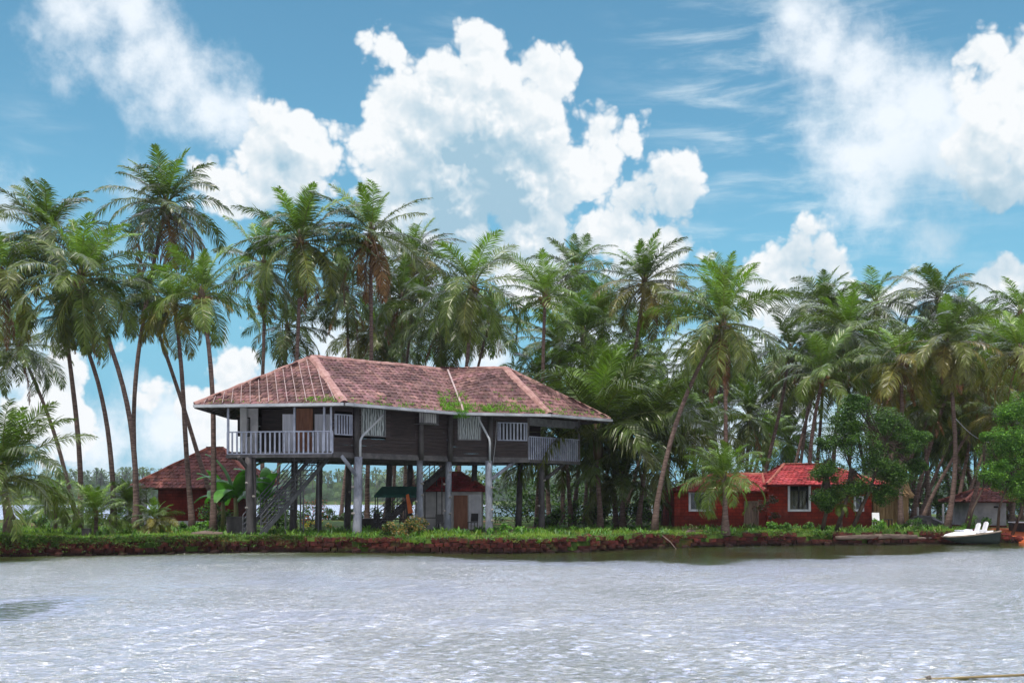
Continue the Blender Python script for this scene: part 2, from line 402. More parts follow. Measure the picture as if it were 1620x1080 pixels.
# skirts at the front and the back so that the land is solid
o0 = len(g.v)
for i, x in enumerate(xs):
    p = g.v[i * nd]; g.v.append((p[0], p[1], -.6)); p = g.v[i * nd + nd - 1]; g.v.append((p[0], p[1] + .8, -.6))
for i in range(len(xs) - 1):
    g.f.append((i * nd, o0 + 2 * i, o0 + 2 * i + 2, (i + 1) * nd))
    g.f.append((i * nd + nd - 1, (i + 1) * nd + nd - 1, o0 + 2 * i + 3, o0 + 2 * i + 1))
tag(g.build('ground', M_ground, smooth=True), 'grassy red-earth point of land behind the laterite bank', kind='structure')

# water: near sheet with real ripples, far sheet flat
rows = []; y = 7.0
while y < 66: rows.append(y); y += .036 + .0017 * (y - 7)
rows = np.array(rows); nc = 860
U = np.linspace(-1, 1, nc)
YY = np.repeat(rows[:, None], nc, 1); XX = U[None, :] * (YY * .50 + 5)
rng = np.random.default_rng(3)
ZZ = np.zeros_like(XX)
for k in range(34):
    lam = .13 * (1.08 ** k) ; th = rng.normal(math.pi / 2 + .25, .55)
    kx, ky = math.cos(th) * 2 * math.pi / lam, math.sin(th) * 2 * math.pi / lam
    amp = .0080 * (lam / .5) ** .55 * (1 if lam < .34 else .26)
    ph = rng.uniform(0, 6.28)
    fade = np.clip((lam / (3.0 * (.036 + .0017 * (YY - 7))) - 1) * 2.5, 0, 1)
    mod = .6 + .4 * np.sin(XX * rng.uniform(.1, .4) + YY * rng.uniform(.1, .4) + rng.uniform(0, 6))
    ZZ += fade * amp * mod * np.sin(kx * XX + ky * YY + ph)
nr = len(rows)
CALM = np.clip((YY - 37.5 - np.maximum(0, XX - 10) * .9 - np.maximum(0, 2 - XX) * .75 - 1.5 * np.sin(XX * .35)) / 6, 0, 1) * np.clip((XX + 12) / 5, 0, 1)
CALM = np.maximum(CALM, np.exp(-((XX + 10.8) / 1.6) ** 2 - ((YY - 23) / 3.2) ** 2)); CALM = np.maximum(CALM, np.exp(-((XX + 21) / 3.0) ** 2 - ((YY - 42) / 4) ** 2))
ZZ *= 1 - .85 * CALM
co = np.stack([XX, YY, ZZ], -1).reshape(-1, 3).astype(np.float32)
me = bpy.data.meshes.new('water'); me.vertices.add(nr * nc); me.vertices.foreach_set('co', co.ravel())
ii = np.arange(nr - 1)[:, None] * nc + np.arange(nc - 1)[None, :]
fq = np.stack([ii, ii + 1, ii + nc + 1, ii + nc], -1).reshape(-1, 4).astype(np.int32)
me.loops.add(fq.size); me.loops.foreach_set('vertex_index', fq.ravel())
me.polygons.add(len(fq)); me.polygons.foreach_set('loop_start', np.arange(0, fq.size, 4, dtype=np.int32))
me.polygons.foreach_set('use_smooth', np.ones(len(fq), dtype=bool))
me.update(calc_edges=True); me.validate(); me.materials.append(M_water)
wo_ = bpy.data.objects.new('water', me); COL.objects.link(wo_); tag(wo_, 'rippled pale lagoon water in front of the bank', kind='structure')
m = MB(); m.add([(-3000, -300, -.12), (3000, -300, -.12), (3000, 3500, -.12), (-3000, 3500, -.12)], [(0, 1, 2, 3)])
tag(m.build('distant_water', M_water), 'open river water beyond the palm grove', kind='structure')

# laterite retaining wall of rough blocks
def catz(x): return ground_z(x, bankY(x) + .2) + .07 * noise.noise(Vector((x * .8, 5, 2)))
m = MB(); m.col(); x = -60.
arr = []
while x < 27.0:
    L = rnd.uniform(.28, .5)
    top = catz(x) + .03
    nrow = 5; z0 = -.35; hh = (top - z0) / nrow
    by = bankY(x + L / 2)
    for r_ in range(nrow):
        xo = x + (.16 if r_ % 2 else 0)
        b_ = bankY(xo + L / 2)
        rightfade = max(0, min(1, (xo - 10) / 6))
        hole_ = noise.noise(Vector((xo * .55, r_ * .4, 12)))
        if (rnd.random() < .06 + .35 * rightfade and r_ > 2) or (hole_ > .33 and r_ > 1): continue
        t = rnd.uniform(.55, 1.25); tone = (t, t * rnd.uniform(.85, 1.15), t * rnd.uniform(.85, 1.1))
        y0 = b_ - .26 + rnd.uniform(-.08, .09) + .05 * (r_) + .16 * noise.noise(Vector((xo * .8, r_ * .5, 3)))
        zz = z0 + r_ * hh
        jz = rnd.uniform(-.012, .03)
        q = [(xo + .012, y0 + rnd.uniform(-.03, .03)), (xo + L - .012, y0 + rnd.uniform(-.03, .03)), (xo + L - .012, y0 + .8), (xo + .012, y0 + .8)]
        vs = [(p[0], p[1], zz + .01) for p in q] + [(p[0] + rnd.uniform(-.02, .02), p[1] + .02, zz + hh - .008 + jz) for p in q]
        vs = [(a_ + rnd.uniform(-.022, .022), b2_ + rnd.uniform(-.02, .02), c2_ + rnd.uniform(-.014, .014)) for a_, b2_, c2_ in vs]
        m.add(vs, [(3, 2, 1, 0), (4, 5, 6, 7), (0, 1, 5, 4), (1, 2, 6, 5), (2, 3, 7, 6), (3, 0, 4, 7)], tone)
    if rnd.random() < .16:      # blocks that slid down to the waterline
        q_ = Vector((x, bankY(x) - .42 - rnd.random() * .15, rnd.uniform(-.03, .08))); a_ = rnd.uniform(0, 3)
        m.obox(q_, (math.cos(a_) * .16, math.sin(a_) * .16, .03), (-math.sin(a_) * .12, math.cos(a_) * .12, .02), (.01, .02, .09), (.8, .8, .8))
    x += L
tag(m.build('retaining_wall', M_bank), 'low dark-red laterite block wall holding the bank along the water', 'wall')

# ------------------------------------------------------------------ palms
def lerp(a, b, t): return a + (b - a) * t
def frond(mb, az_, a0, droop, L, npair, colr, org, lw=.056, sag=.5, seed=0, leaflen=.25, torn=.03):
    r = random.Random(seed)
    ca, sa = math.cos(az_), math.sin(az_)
    NS = 12; pts = []; p = Vector(org); dirs = []
    curl = r.uniform(-.5, .5)
    for i in range(NS + 1):
        t = i / NS
        ang = a0 - droop * (t ** 1.5)
        aa = az_ + curl * t * t
        d = Vector((math.cos(ang) * math.cos(aa), math.cos(ang) * math.sin(aa), math.sin(ang)))
        pts.append(p.copy()); dirs.append(d); p = p + d * (L / NS)
    rc = (colr[0] * 1.5 + .03, colr[1] * 1.2 + .03, colr[2] * 1.1 + .01)
    # rachis: thin three-sided tube
    vs = []; fs = []
    for i, q in enumerate(pts):
        rr = lerp(.045, .008, i / NS)
        d = dirs[i]; side = Vector((-math.sin(az_), math.cos(az_), 0)); up = side.cross(d)
        for k in range(3):
            th = 2.094 * k; vs.append(q + side * math.cos(th) * rr + up * math.sin(th) * rr)
    for i in range(NS):
        for k in range(3): fs.append((i * 3 + k, i * 3 + (k + 1) % 3, i * 3 + 3 + (k + 1) % 3, i * 3 + 3 + k))
    mb.add(vs, fs, rc)
    roll = r.uniform(-.5, .5)
    for j in range(npair):
        s = .13 + .87 * (j + .5) / npair
        fi = s * NS; i0 = min(NS - 1, int(fi)); ft = fi - i0
        q = pts[i0].lerp(pts[i0 + 1], ft); d = dirs[i0].lerp(dirs[i0 + 1], ft).normalized()
        side = d.cross(Vector((0, 0, 1)))
        if side.length < .15: side = Vector((-sa, ca, 0))
        side.normalize(); up = side.cross(d)
        side2 = side * math.cos(roll) + up * math.sin(roll)
        up2 = up * math.cos(roll) - side * math.sin(roll)
        ll = L * leaflen * max(.22, math.sin(math.pi * (.10 + .80 * s)) ** .6) * (1 - .45 * max(0, s - .75) / .25)
        fwd = lerp(.30, 1.25, s ** 1.3)
        for sg in (-1, 1):
            if r.random() < .04 + torn * (.5 + .5 * math.sin(j * .55 + seed)): continue
            l2 = ll * r.uniform(.72, 1.14)
            dv = (side2 * sg * math.cos(.15) + d * fwd * r.uniform(.85, 1.15) + up2 * r.uniform(.05, .3)).normalized()
            g_ = sag * r.uniform(.5, 1.6)
            mid = q + dv * l2 * .5 + Vector((0, 0, -1)) * l2 * .09 * g_
            dv2 = (dv + Vector((0, 0, -1)) * g_ * 1.15).normalized()
            tip = mid + dv2 * l2 * .5
            wv = d.cross(dv).cross(dv); 
            if wv.length < .01: wv = up2
            wv = (d * .9 + up2 * r.uniform(-.5, .5)); wv = (wv - dv * wv.dot(dv)).normalized() * lw * .5
            k = r.uniform(.72, 1.3); cc = (colr[0] * k, colr[1] * k, colr[2] * k)
            tipc = cc
            mb.add([q - wv * .5, q + wv * .5, mid + wv, mid - wv, tip], [(0, 1, 2, 3), (3, 2, 4)], cc)

GREENS = {'young': (.115, .215, .022), 'mid': (.082, .128, .018), 'deep': (.040, .070, .014), 'olive': (.080, .098, .016), 'gold': (.17, .125, .02), 'brown': (.125, .052, .022)}
def mixc(a, b, t): return tuple(lerp(x, y_, t) for x, y_ in zip(a, b))
def crown_mesh(seed, kind, nf=30, npair=64, R0=4.6):
    r = random.Random(seed); mb = MB(); mb.col(); gold = 2.39996
    nf = int(nf * r.uniform(.78, 1.1)); ddr = r.uniform(.8, 1.25); dll = r.uniform(.9, 1.2); wx = r.uniform(0, 6.28)
    wind = r.uniform(0, 6.28)
    for i in range(nf):
        t = (i + .5) / nf
        a = i * gold + r.uniform(-.3, .3)
        if kind == 'young': a0 = R(lerp(88, -20, t)) ; dr = R(lerp(30, 92, t))
        elif kind == 'low': a0 = R(lerp(84, -8, t)); dr = R(lerp(35, 96, t))
        else: a0 = R(lerp(86, -46, t ** .80)); dr = R(lerp(34, 84, t ** .8))
        a0 += R(r.uniform(-8, 8)); dr *= r.uniform(.65, 1.4) * ddr; a += .35 * math.sin(wx - a)
        L = R0 * (lerp(.60, 1.0, min(1, t * 3)) if t < .33 else lerp(1.0, .86, t)) * r.uniform(.88, 1.1)
        if t < .18: colr = mixc(GREENS['young'], GREENS['mid'], r.random() * .5)
        elif t < .72: colr = mixc(GREENS['mid'], GREENS['deep'], r.random())
        else: colr = mixc(GREENS['mid'], GREENS['olive'], r.random())
        if kind == 'young': colr = mixc(colr, GREENS['young'], .45)
        if kind == 'deep': colr = mixc(colr, GREENS['deep'], .5)
        if kind == 'golden' and t > .45: colr = mixc(colr, GREENS['gold'], r.uniform(.15, .7))
        if kind == 'old' and t > .80: colr = mixc(GREENS['brown'], GREENS['gold'], r.random() * .6)
        sag = lerp(.20, .95, min(1, t * 1.5)) * r.uniform(.8, 1.25)
        org = (math.cos(a) * .12, math.sin(a) * .12, lerp(.25, -.25, t))
        frond(mb, a, a0, dr, L, npair, colr, org, sag=sag, seed=seed * 1000 + i, leaflen=.25 * dll, torn=r.random() ** 3 * (.1 + .6 * t))
    if kind in ('old', 'deep') or (kind in ('normal', 'golden') and r.random() < .6):           # dead fronds hanging by the trunk
        for i in range(5 if kind == 'old' else 3):
            frond(mb, r.uniform(0, 6.28), R(r.uniform(-50, -72)), R(r.uniform(10, 26)), R0 * r.uniform(.6, .85), npair // 2, GREENS['brown'], (0, 0, -.35), sag=1.3, seed=seed * 77 + i, leaflen=.15)
    # fibrous heart
    mb.tube([(0, 0, -.9), (0, 0, -.3), (0, 0, .25), (0, 0, .6)], [.17, .24, .20, .04], 8, (.10, .065, .035))
    return mb
CROWN = {}
SPEC = {'normal': 8, 'young': 5, 'old': 3, 'deep': 6, 'golden': 6, 'low': 4}
def crown_data(kind, idx):
    key = (kind, idx % SPEC[kind])
    if key not in CROWN:
        mb = crown_mesh(11 + 31 * key[1] + 7 * len(kind) + sum(map(ord, kind)), kind, nf={'low': 32, 'young': 28}.get(kind, 33))
        o = mb.build('crown', M_frond); CROWN[key] = o.data; bpy.data.objects.remove(o)
    return CROWN[key]
nut_me = None
def nuts_data():
    global nut_me
    if nut_me is None:
        mb = MB(); r = random.Random(5)
        for i in range(12):
            a = r.uniform(0, 6.28); c_ = Vector((math.cos(a) * r.uniform(.2, .42), math.sin(a) * r.uniform(.2, .42), r.uniform(-.75, -.2)))
            pts = [c_ + Vector((0, 0, z)) for z in (-.15, -.1, 0, .09, .14)]
            mb.tube(pts, [.02, .10, .13, .09, .02], 7)
        o = mb.build('coconut_cluster', M_husk, smooth=True); nut_me = o.data; bpy.data.objects.remove(o)
    return nut_me
pcount = 0
def palm(bx, Y, cx, cy, rpx, kind, label, group=None, bend=0., nuts=False, rad=.15, name='coconut_palm', by_off=0.):
    global pcount
    pcount += 1
    r = random.Random(pcount * 13 + 1)
    x0 = PX(bx, Y); z0 = ground_z(x0, Y) - .1
    top = P3(cx, cy, Y + by_off)
    t = thing(name, label, 'palm tree', (x0, Y, z0), group)
    Rm = rpx * Y / F; sc = Rm / 3.85
    hgt = max(.3, top.z - z0)
    mb = MB(); pts = []; rr = []
    NS = max(3, int(hgt / .8)); ctrl = Vector((bend * hgt * .1 + lerp(x0, top.x, .32), Y, lerp(z0, top.z, .45)))
    wob = r.uniform(0, 6)
    for i in range(NS + 1):
        s = i / NS
        p = Vector((x0, Y, z0)) * (1 - s) ** 2 + ctrl * 2 * s * (1 - s) + top * s * s
        p += Vector((math.sin(s * 5 + wob) * .07 * s * (1 - s) * hgt * .35, 0, 0))
        pts.append(p); rr.append(rad * (1.0 - .38 * s) + rad * .75 * math.exp(-s * hgt * 1.4))
    pts[-1] = top
    mb.tube(pts, rr, 9, jit=.05)
    mb.build('trunk', M_trunk, t, smooth=True)
    c_ = bpy.data.objects.new('crown', crown_data(kind, pcount)); COL.objects.link(c_)
    c_.parent = t; c_.location = top - Vector(t.location)
    d = (pts[-1] - pts[-2]).normalized()
    c_.rotation_euler = (R(r.uniform(-5, 5)), d.x * .5 + R(r.uniform(-5, 5)), r.uniform(0, 6.28)); c_.scale = (sc, sc, sc * r.uniform(.94, 1.08))
    if nuts:
        n_ = bpy.data.objects.new('coconut_cluster', nuts_data()); COL.objects.link(n_)
        n_.parent = t; n_.location = c_.location + Vector((0, 0, .05)); n_.rotation_euler = (0, 0, r.uniform(0, 6))
    return t
# ------------------------------------------------------------------ stilt house
A2 = lambda px, Y: Vector((PX(px, Y), Y))
EZ = H + 4.33
P = [A2(308, 52.0), A2(545, 50.9), A2(722, 56.5), A2(870, 57.7), A2(965, 61.4)]
RG = [P3(495, 565, 56.0), P3(700, 585, 61.5), P3(800, 583, 60.9)]
PB = [Vector((2.6, 65.2)), Vector((-6.9, 66.3)), Vector((-14.6, 59.2))]
FL = H + 1.95                                        # underside of the floor beams
Wp = [A2(360, 52.7), A2(526, 51.9), A2(720, 58.0), A2(836, 59.3), A2(916, 62.6)]
WB = [Vector((1.6, 64.0)), Vector((-6.5, 65.0)), Vector((-13.6, 58.6))]
house = thing('stilt_house', 'dark timber house on tall grey log stilts with mossy tiled roof and white balustrades', 'house', (-4.5, 57.5, .6))
def v3(p, z): return Vector((p[0], p[1], z))

def bary_z(tris, x, y):
    best = None
    for (a, b, c) in tris:
        d = (b[1] - c[1]) * (a[0] - c[0]) + (c[0] - b[0]) * (a[1] - c[1])
        if abs(d) < 1e-9: continue
        l1 = ((b[1] - c[1]) * (x - c[0]) + (c[0] - b[0]) * (y - c[1])) / d
        l2 = ((c[1] - a[1]) * (x - c[0]) + (a[0] - c[0]) * (y - c[1])) / d
        l3 = 1 - l1 - l2
        mn = min(l1, l2, l3)
        if best is None or mn > best[0]: best = (mn, l1 * a[2] + l2 * b[2] + l3 * c[2])
    return best
def tile_facet(mb, e0, e1, top, tw=.27, tl=.34, lift=.055, seed=0, slip=.02):
    """clay tiles over the facet with eave e0->e1 and the ridge points top (1 or 2)"""
    r = random.Random(seed)
    e0, e1 = Vector(e0), Vector(e1)
    tris = [(e0, e1, top[0])] if len(top) == 1 else [(e0, e1, top[1]), (e0, top[1], top[0])]
    u = Vector((e1.x - e0.x, e1.y - e0.y)); L = u.length; u /= L; v = Vector((-u.y, u.x))
    if (Vector((top[0].x, top[0].y)) - Vector((e0.x, e0.y))).dot(v) < 0: v = -v
    def ev(a, b):
        x, y = e0.x + u.x * a + v.x * b, e0.y + u.y * a + v.y * b
        q = bary_z(tris, x, y); return q[0], Vector((x, y, q[1]))
    depth = max((Vector((p.x - e0.x, p.y - e0.y))).dot(v) for p in top)
    amin = min([0] + [(Vector((p.x - e0.x, p.y - e0.y))).dot(u) for p in top]); amax = max([L] + [(Vector((p.x - e0.x, p.y - e0.y))).dot(u) for p in top])
    sl = tl * .86; j = 0
    while j * sl < depth + .1:
        a = amin - tw * (.5 if j % 2 else 0)
        while a < amax + tw:
            ins, c_ = ev(a + tw / 2, j * sl + sl * .5)
            if ins > -.012:
                b0_, b1_ = j * sl - .06, j * sl + sl * 1.02
                p00 = ev(a, b0_)[1]; p10 = ev(a + tw * .95, b0_)[1]; p01 = ev(a, b1_)[1]; p11 = ev(a + tw * .95, b1_)[1]
                pm0 = ev(a + tw * .48, b0_)[1]; pm1 = ev(a + tw * .48, b1_)[1]
                lz = lift + r.uniform(-slip, slip); tw_ = r.uniform(-.012, .012)
                t = r.uniform(.62, 1.25)
                if r.random() < .06: t *= 1.3
                if r.random() < .08: t *= .6
                tone = (t, t * r.uniform(.92, 1.08), t * r.uniform(.92, 1.1))
                up = Vector((0, 0, 1))
                vs = [p00 + up * (lz + tw_), pm0 + up * (lz - .018), p10 + up * (lz + .02 - tw_), p01 + up * .012, pm1 + up * .0, p11 + up * .022,
                      p00, pm0, p10]
                mb.add(vs, [(0, 1, 4, 3), (1, 2, 5, 4), (6, 7, 1, 0), (7, 8, 2, 1), (8, 5, 2), (6, 0, 3)], tone)
            a += tw
        j += 1
def roof_base(mb, eaves, ridge_for, drop=.03):
    for (e0, e1, top) in ridge_for:
        vs = [v3(e0, e0[2] - drop), v3(e1, e1[2] - drop)] + [v3(p, p[2] - drop) for p in reversed(top)]
        if len(vs) == 4: mb.add(vs, [(0, 1, 2), (0, 2, 3)], (.7, .7, .7))
        else: mb.add(vs, [(0, 1, 2)], (.7, .7, .7))
e = [v3(p, EZ) for p in P]; eb = [v3(p, EZ) for p in PB]
FAC = [(e[0], e[1], [RG[0]]), (e[1], e[2], [RG[0], RG[1]]), (e[2], e[3], [RG[1], RG[2]]), (e[3], e[4], [RG[2]]),
       (e[4], eb[0], [RG[2]]), (eb[0], eb[1], [RG[2], RG[1]]), (eb[1], eb[2], [RG[1], RG[0]]), (eb[2], e[0], [RG[0]])]
mb = MB(); mb.col()
roof_base(mb, None, FAC, .04)
for i, (a, b, t) in enumerate(FAC[:4]): tile_facet(mb, a, b, t, seed=i, slip=.028)
for i, (a, b, t) in enumerate(FAC[4:]): tile_facet(mb, a, b, t, tw=.5, tl=.6, seed=i + 9)
roof = mb.build('roof', M_tile, house)
# ridge and hip caps
def cap(mb, a, b, w, h, n=14, mat_=None, wob=.02):
    a, b = Vector(a), Vector(b); d = (b - a).normalized(); sd_ = d.cross(Vector((0, 0, 1))).normalized(); up = sd_.cross(d)
    vs = []; fs = []
    for i in range(n + 1):
        p = a.lerp(b, i / n) + up * (.03 + rnd.uniform(-wob, wob))
        ww = w * rnd.uniform(.85, 1.15)
        vs += [p - sd_ * ww - up * .05, p - sd_ * ww * .55 + up * h * .7, p + up * h, p + sd_ * ww * .55 + up * h * .7, p + sd_ * ww - up * .05]
    for i in range(n):
        for k in range(4): fs.append((i * 5 + k, i * 5 + k + 1, i * 5 + 6 + k, i * 5 + 5 + k))
    mb.add(vs, fs)
mb = MB()
for a, b, w in ((e[1], RG[0], .24), (e[3], RG[2], .24), (RG[0], RG[1], .13), (RG[1], RG[2], .13), (e[0], RG[0], .10), (e[4], RG[2], .10), (eb[0], RG[2], .1), (eb[2], RG[0], .1)):
    cap(mb, a, b, w, .10, 22)
mb.build('ridge_cap', M_ridge, roof)
# pale mortar lines running up the slopes and the valley flashing
mb = MB()
def surf_line(mb, p, q, facet, w=.035, z=.085):
    a, b, t = facet; tris = [(a, b, t[0])] if len(t) == 1 else [(a, b, t[1]), (a, t[1], t[0])]
    pr = None
    for i in range(13):
        x = lerp(p[0], q[0], i / 12); y_ = lerp(p[1], q[1], i / 12); zz = bary_z(tris, x, y_)[1] + z
        c_ = Vector((x, y_, zz))
        if pr is not None: mb.bar(pr, c_, w, .03)
        pr = c_
for i in range(1, 16):
    s = i / 16; bp = e[0].lerp(e[1], s)
    tp = e[0].lerp(RG[0], min(1, s * 1.12 + .03)) if s < .85 else RG[0].lerp(e[1], (s - .85) / .15 * .5)
    surf_line(mb, bp, tp, FAC[0], .026); mb.build('mortar_line', M_strap, roof); mb = MB()
surf_line(mb, e[2] + Vector((.35, 0, 0)), RG[1] + Vector((.25, 0, 0)), FAC[2], .09, .09)
mb.build('mortar_line', M_strap, roof)
# gutters
def pipe_line(name, pts, r_, m_, parent, n=8):
    mb = MB(); mb.tube(pts, [r_] * len(pts), n); return mb.build(name, m_, parent, smooth=True)
gd = Vector((0, 0, -.07))
for a, b in ((e[0], e[1]), (e[1], e[2]), (e[2], e[3]), (e[3], e[4])):
    out = Vector((b.y - a.y, a.x - b.x, 0)).normalized()
    mb = MB(); mb.obox((a + b) / 2 + gd + out * .12, (b - a) / 2, out * .075, (0, 0, .065))
    n_ = int((b - a).length / .9)
    for i in range(n_): mb.obox(a.lerp(b, (i + .5) / n_) + gd + out * .125, (b - a).normalized() * .02, out * .085, (0, 0, .078))
    gt = mb.build('gutter', M_gutter, roof)
# fascia and soffit framing (rafters visible beneath the eaves)
mb = MB()
allE = e + eb
for i in range(8):
    a, b = allE[i], allE[(i + 1) % 8]
    mb.bar(a + Vector((0, 0, -.10)), b + Vector((0, 0, -.10)), .04, .14)
cen = {0: RG[0], 1: None}
for (a, b, t) in FAC:
    L = (b - a).length; n_ = max(3, int(L / .7))
    for i in range(n_ + 1):
        s = i / n_; p = a.lerp(b, s); q = (t[0] if len(t) == 1 else t[0].lerp(t[1], s)); 
        if len(t) == 1: q = p.lerp(t[0], .97)
        mb.bar(p + Vector((0, 0, -.11)), q + Vector((0, 0, -.14)), .06, .09)
mb.build('rafter', M_beam, roof)
# moss and small plants at the eaves
def tuft(mb, c_, n, h, w, tone, spread=.1, lean=.5, r=rnd):
    for i in range(n):
        a = r.uniform(0, 6.28); b_ = Vector(c_) + Vector((r.uniform(-spread, spread), r.uniform(-spread, spread), 0))
        hh = h * r.uniform(.5, 1.2); d = Vector((math.cos(a) * lean * hh, math.sin(a) * lean * hh, hh))
        s_ = Vector((-math.sin(a), math.cos(a), 0)) * w * .5
        k = r.uniform(.7, 1.3); cc = (tone[0] * k, tone[1] * k, tone[2] * k)
        mb.add([b_ - s_, b_ + s_, b_ + d * .55 + s_ * .8 + Vector((0, 0, hh * .08)), b_ + d * .55 - s_ * .8 + Vector((0, 0, hh * .08)), b_ + d + Vector((0, 0, -.15 * lean * hh))], [(0, 1, 2, 3), (3, 2, 4)], cc)
mb = MB(); mb.col()
def moss_at(px0, px1, facet, dens, up=.25, h=.13):
    a, b, t = facet; tris = [(a, b, t[0])] if len(t) == 1 else [(a, b, t[1]), (a, t[1], t[0])]
    def s_px(px):   # along the eave
        k = (px - CX) / F; return (k * a.y - a.x) / ((b.x - a.x) - k * (b.y - a.y))
    for i in range(dens):
        s = s_px(rnd.uniform(px0, px1)); p = a.lerp(b, s); q = t[0] if len(t) == 1 else t[0].lerp(t[1], s)
        p = p.lerp(q, abs(rnd.gauss(0, up)) * .3)
        z = bary_z(tris, p.x, p.y)[1]
        tuft(mb, (p.x, p.y, z + .02), 7, h, .03, (.12, .26, .03), .10, .8)
moss_at(500, 545, FAC[0], 26, .2); moss_at(470, 500, FAC[0], 10, .2); moss_at(310, 470, FAC[0], 14, .15, .07)
moss_at(552, 722, FAC[1], 45, .15, .09); moss_at(596, 640, FAC[1], 14, .2, .1); moss_at(700, 722, FAC[1], 60, .7, .20)
moss_at(724, 745, FAC[2], 40, .6, .2); moss_at(745, 868, FAC[2], 110, .22, .16); moss_at(775, 850, FAC[2], 40, .7, .12)
moss_at(868, 965, FAC[3], 34, .3, .12); moss_at(868, 930, FAC[3], 16, 1.2, .10)
for k in range(60):    # hanging plant at the valley
    p = e[2].lerp(e[3], rnd.uniform(-.02, .12)) + Vector((0, -.15, rnd.uniform(-.35, .05)))
    tuft(mb, p, 5, .15, .035, (.10, .25, .03), .1, 1.)
tag(mb.build('moss', M_grassb, roof), kind='stuff')

# floor platform, beams
FLT = FL + .26
poly = Wp + WB
mb = MB(); mb.hexa([(p.x, p.y) for p in poly], FL + .14, FLT)
mb.build('floor_slab', M_beam, house)
mb = MB()
for a, b in zip(poly, poly[1:] + poly[:1]):
    mb.bar(v3(a, FL + .06), v3(b, FL + .06), .16, .156)
for k in range(7):
    s = (k + .5) / 7; a = Wp[1].lerp(Wp[2], s); b = WB[2].lerp(WB[1], s); mb.bar(v3(a, FL + .05), v3(b, FL + .05), .14, .16)
for k in range(3):
    s = (k + .5) / 3; a = Wp[2].lerp(Wp[3], s); b = WB[1].lerp(WB[0], s); mb.bar(v3(a, FL + .05), v3(b, FL + .05), .14, .16)
mb.build('floor_beam', M_beam, house)

def wall_fr(A, B):
    d = (B - A); L = d.length; d = d / L; n = Vector((d.y, -d.x)); return A, d, n, L
def s_of(A, d, px): k = (px - CX) / F; return (k * A.y - A.x) / (d.x - k * d.y)
def wbox(mb, fr, s0, s1, z0, z1, o0, o1, c=None):
    A, d, n, L = fr
    q = [A + d * s0 + n * o1, A + d * s1 + n * o1, A + d * s1 + n * o0, A + d * s0 + n * o0]
    mb.hexa(q, z0, z1, c)
def z_on(fr, px, py): A, d, n, L = fr; y_ = (A + d * s_of(A, d, px)).y; return PZ(py, y_)
WT = EZ + .10
def board_wall(name, fr, s0, s1, z0, z1, m_, parent, holes=(), th=.08, bh=.17, off=0.):
    """horizontal boards; holes = (s0,s1,z0,z1)"""
    mb = MB(); z = z0; k = 0
    while z < z1 - .01:
        zt = min(z1, z + bh - .012); o_ = off + (.0 if k % 2 else .008)
        segs = [(s0, s1)]
        for (a, b, c_, d_) in holes:
            if zt > c_ and z < d_:
                ns = []
                for (p, q) in segs:
                    if b <= p or a >= q: ns.append((p, q)); continue
                    if a > p: ns.append((p, a))
                    if b < q: ns.append((b, q))
                segs = ns
        for (p, q) in segs: wbox(mb, fr, p, q, z, zt, o_ - th, o_)
        z += bh; k += 1
    hb = MB()
    return mb.build(name, m_, parent)
f1 = wall_fr(Wp[1], Wp[2]); f2 = wall_fr(Wp[2], Wp[3]); f3 = wall_fr(Wp[3], Wp[4]); f0 = wall_fr(Wp[0], Wp[1])
S1 = lambda px: s_of(f1[0], f1[1], px); S2 = lambda px: s_of(f2[0], f2[1], px); S3 = lambda px: s_of(f3[0], f3[1], px); S0 = lambda px: s_of(f0[0], f0[1], px)
def grille(fr, s0, s1, z0, z1, nbar, bw, parent, name='window', barmat=None, back=None, inset=.04, tilt=0., backname='pane'):
    mb = MB(); A, d, n, L = fr
    t = .05
    wbox(mb, fr, s0, s1, z0, z0 + t, -.06, .03); wbox(mb, fr, s0, s1, z1 - t, z1, -.06, .03)
    wbox(mb, fr, s0, s0 + t, z0 + t, z1 - t, -.06, .03); wbox(mb, fr, s1 - t, s1, z0 + t, z1 - t, -.06, .03)
    for i in range(nbar):
        s = s0 + t + (s1 - s0 - 2 * t) * (i + .5) / nbar
        wbox(mb, fr, s - bw / 2, s + bw / 2, z0 + t, z1 - t, -.03, .0)
    w = mb.build(name, barmat or M_rail, parent)
    mb = MB(); wbox(mb, fr, s0 + .01, s1 - .01, z0 + .01, z1 - .01, -.16, -.12); mb.build(backname, back or M_dark, w)  # near-black sheet behind the bars stands in for the dark room
    return w
# windows on the long wall
w1 = (S1(571), S1(610), z_on(f1, 590, 690), EZ + .02); 
sl1 = (S1(529), S1(557), z_on(f1, 543, 688), z_on(f1, 543, 655))
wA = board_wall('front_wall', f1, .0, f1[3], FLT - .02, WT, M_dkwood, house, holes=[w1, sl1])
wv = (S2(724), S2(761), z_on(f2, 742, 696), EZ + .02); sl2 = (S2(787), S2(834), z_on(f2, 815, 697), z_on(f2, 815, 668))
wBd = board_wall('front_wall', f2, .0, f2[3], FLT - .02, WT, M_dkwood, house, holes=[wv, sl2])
grille(f1, *sl1, 6, .07, wA, back=M_dkwood); grille(f2, *sl2, 8, .085, wBd, back=M_dark)
def b_wavy(t, out):
    co = t.n('ShaderNodeTexCoord').outputs['Object']
    w_ = t.n('ShaderNodeTexWave', {'Vector': t.n('ShaderNodeMapping', {'Vector': co, 'Scale': (1, 1, .35)}).outputs[0], 'Scale': 3.2, 'Distortion': 7., 'Detail': 2., 'Detail Scale': 1.2}).outputs['Fac']
    pbsdf(t, out, t.mix(t.mr(w_, .35, .7), (.30, .34, .36, 1), (.06, .075, .085, 1)), .35)
M_wavy = mat('wavy_patterned_glass', b_wavy)
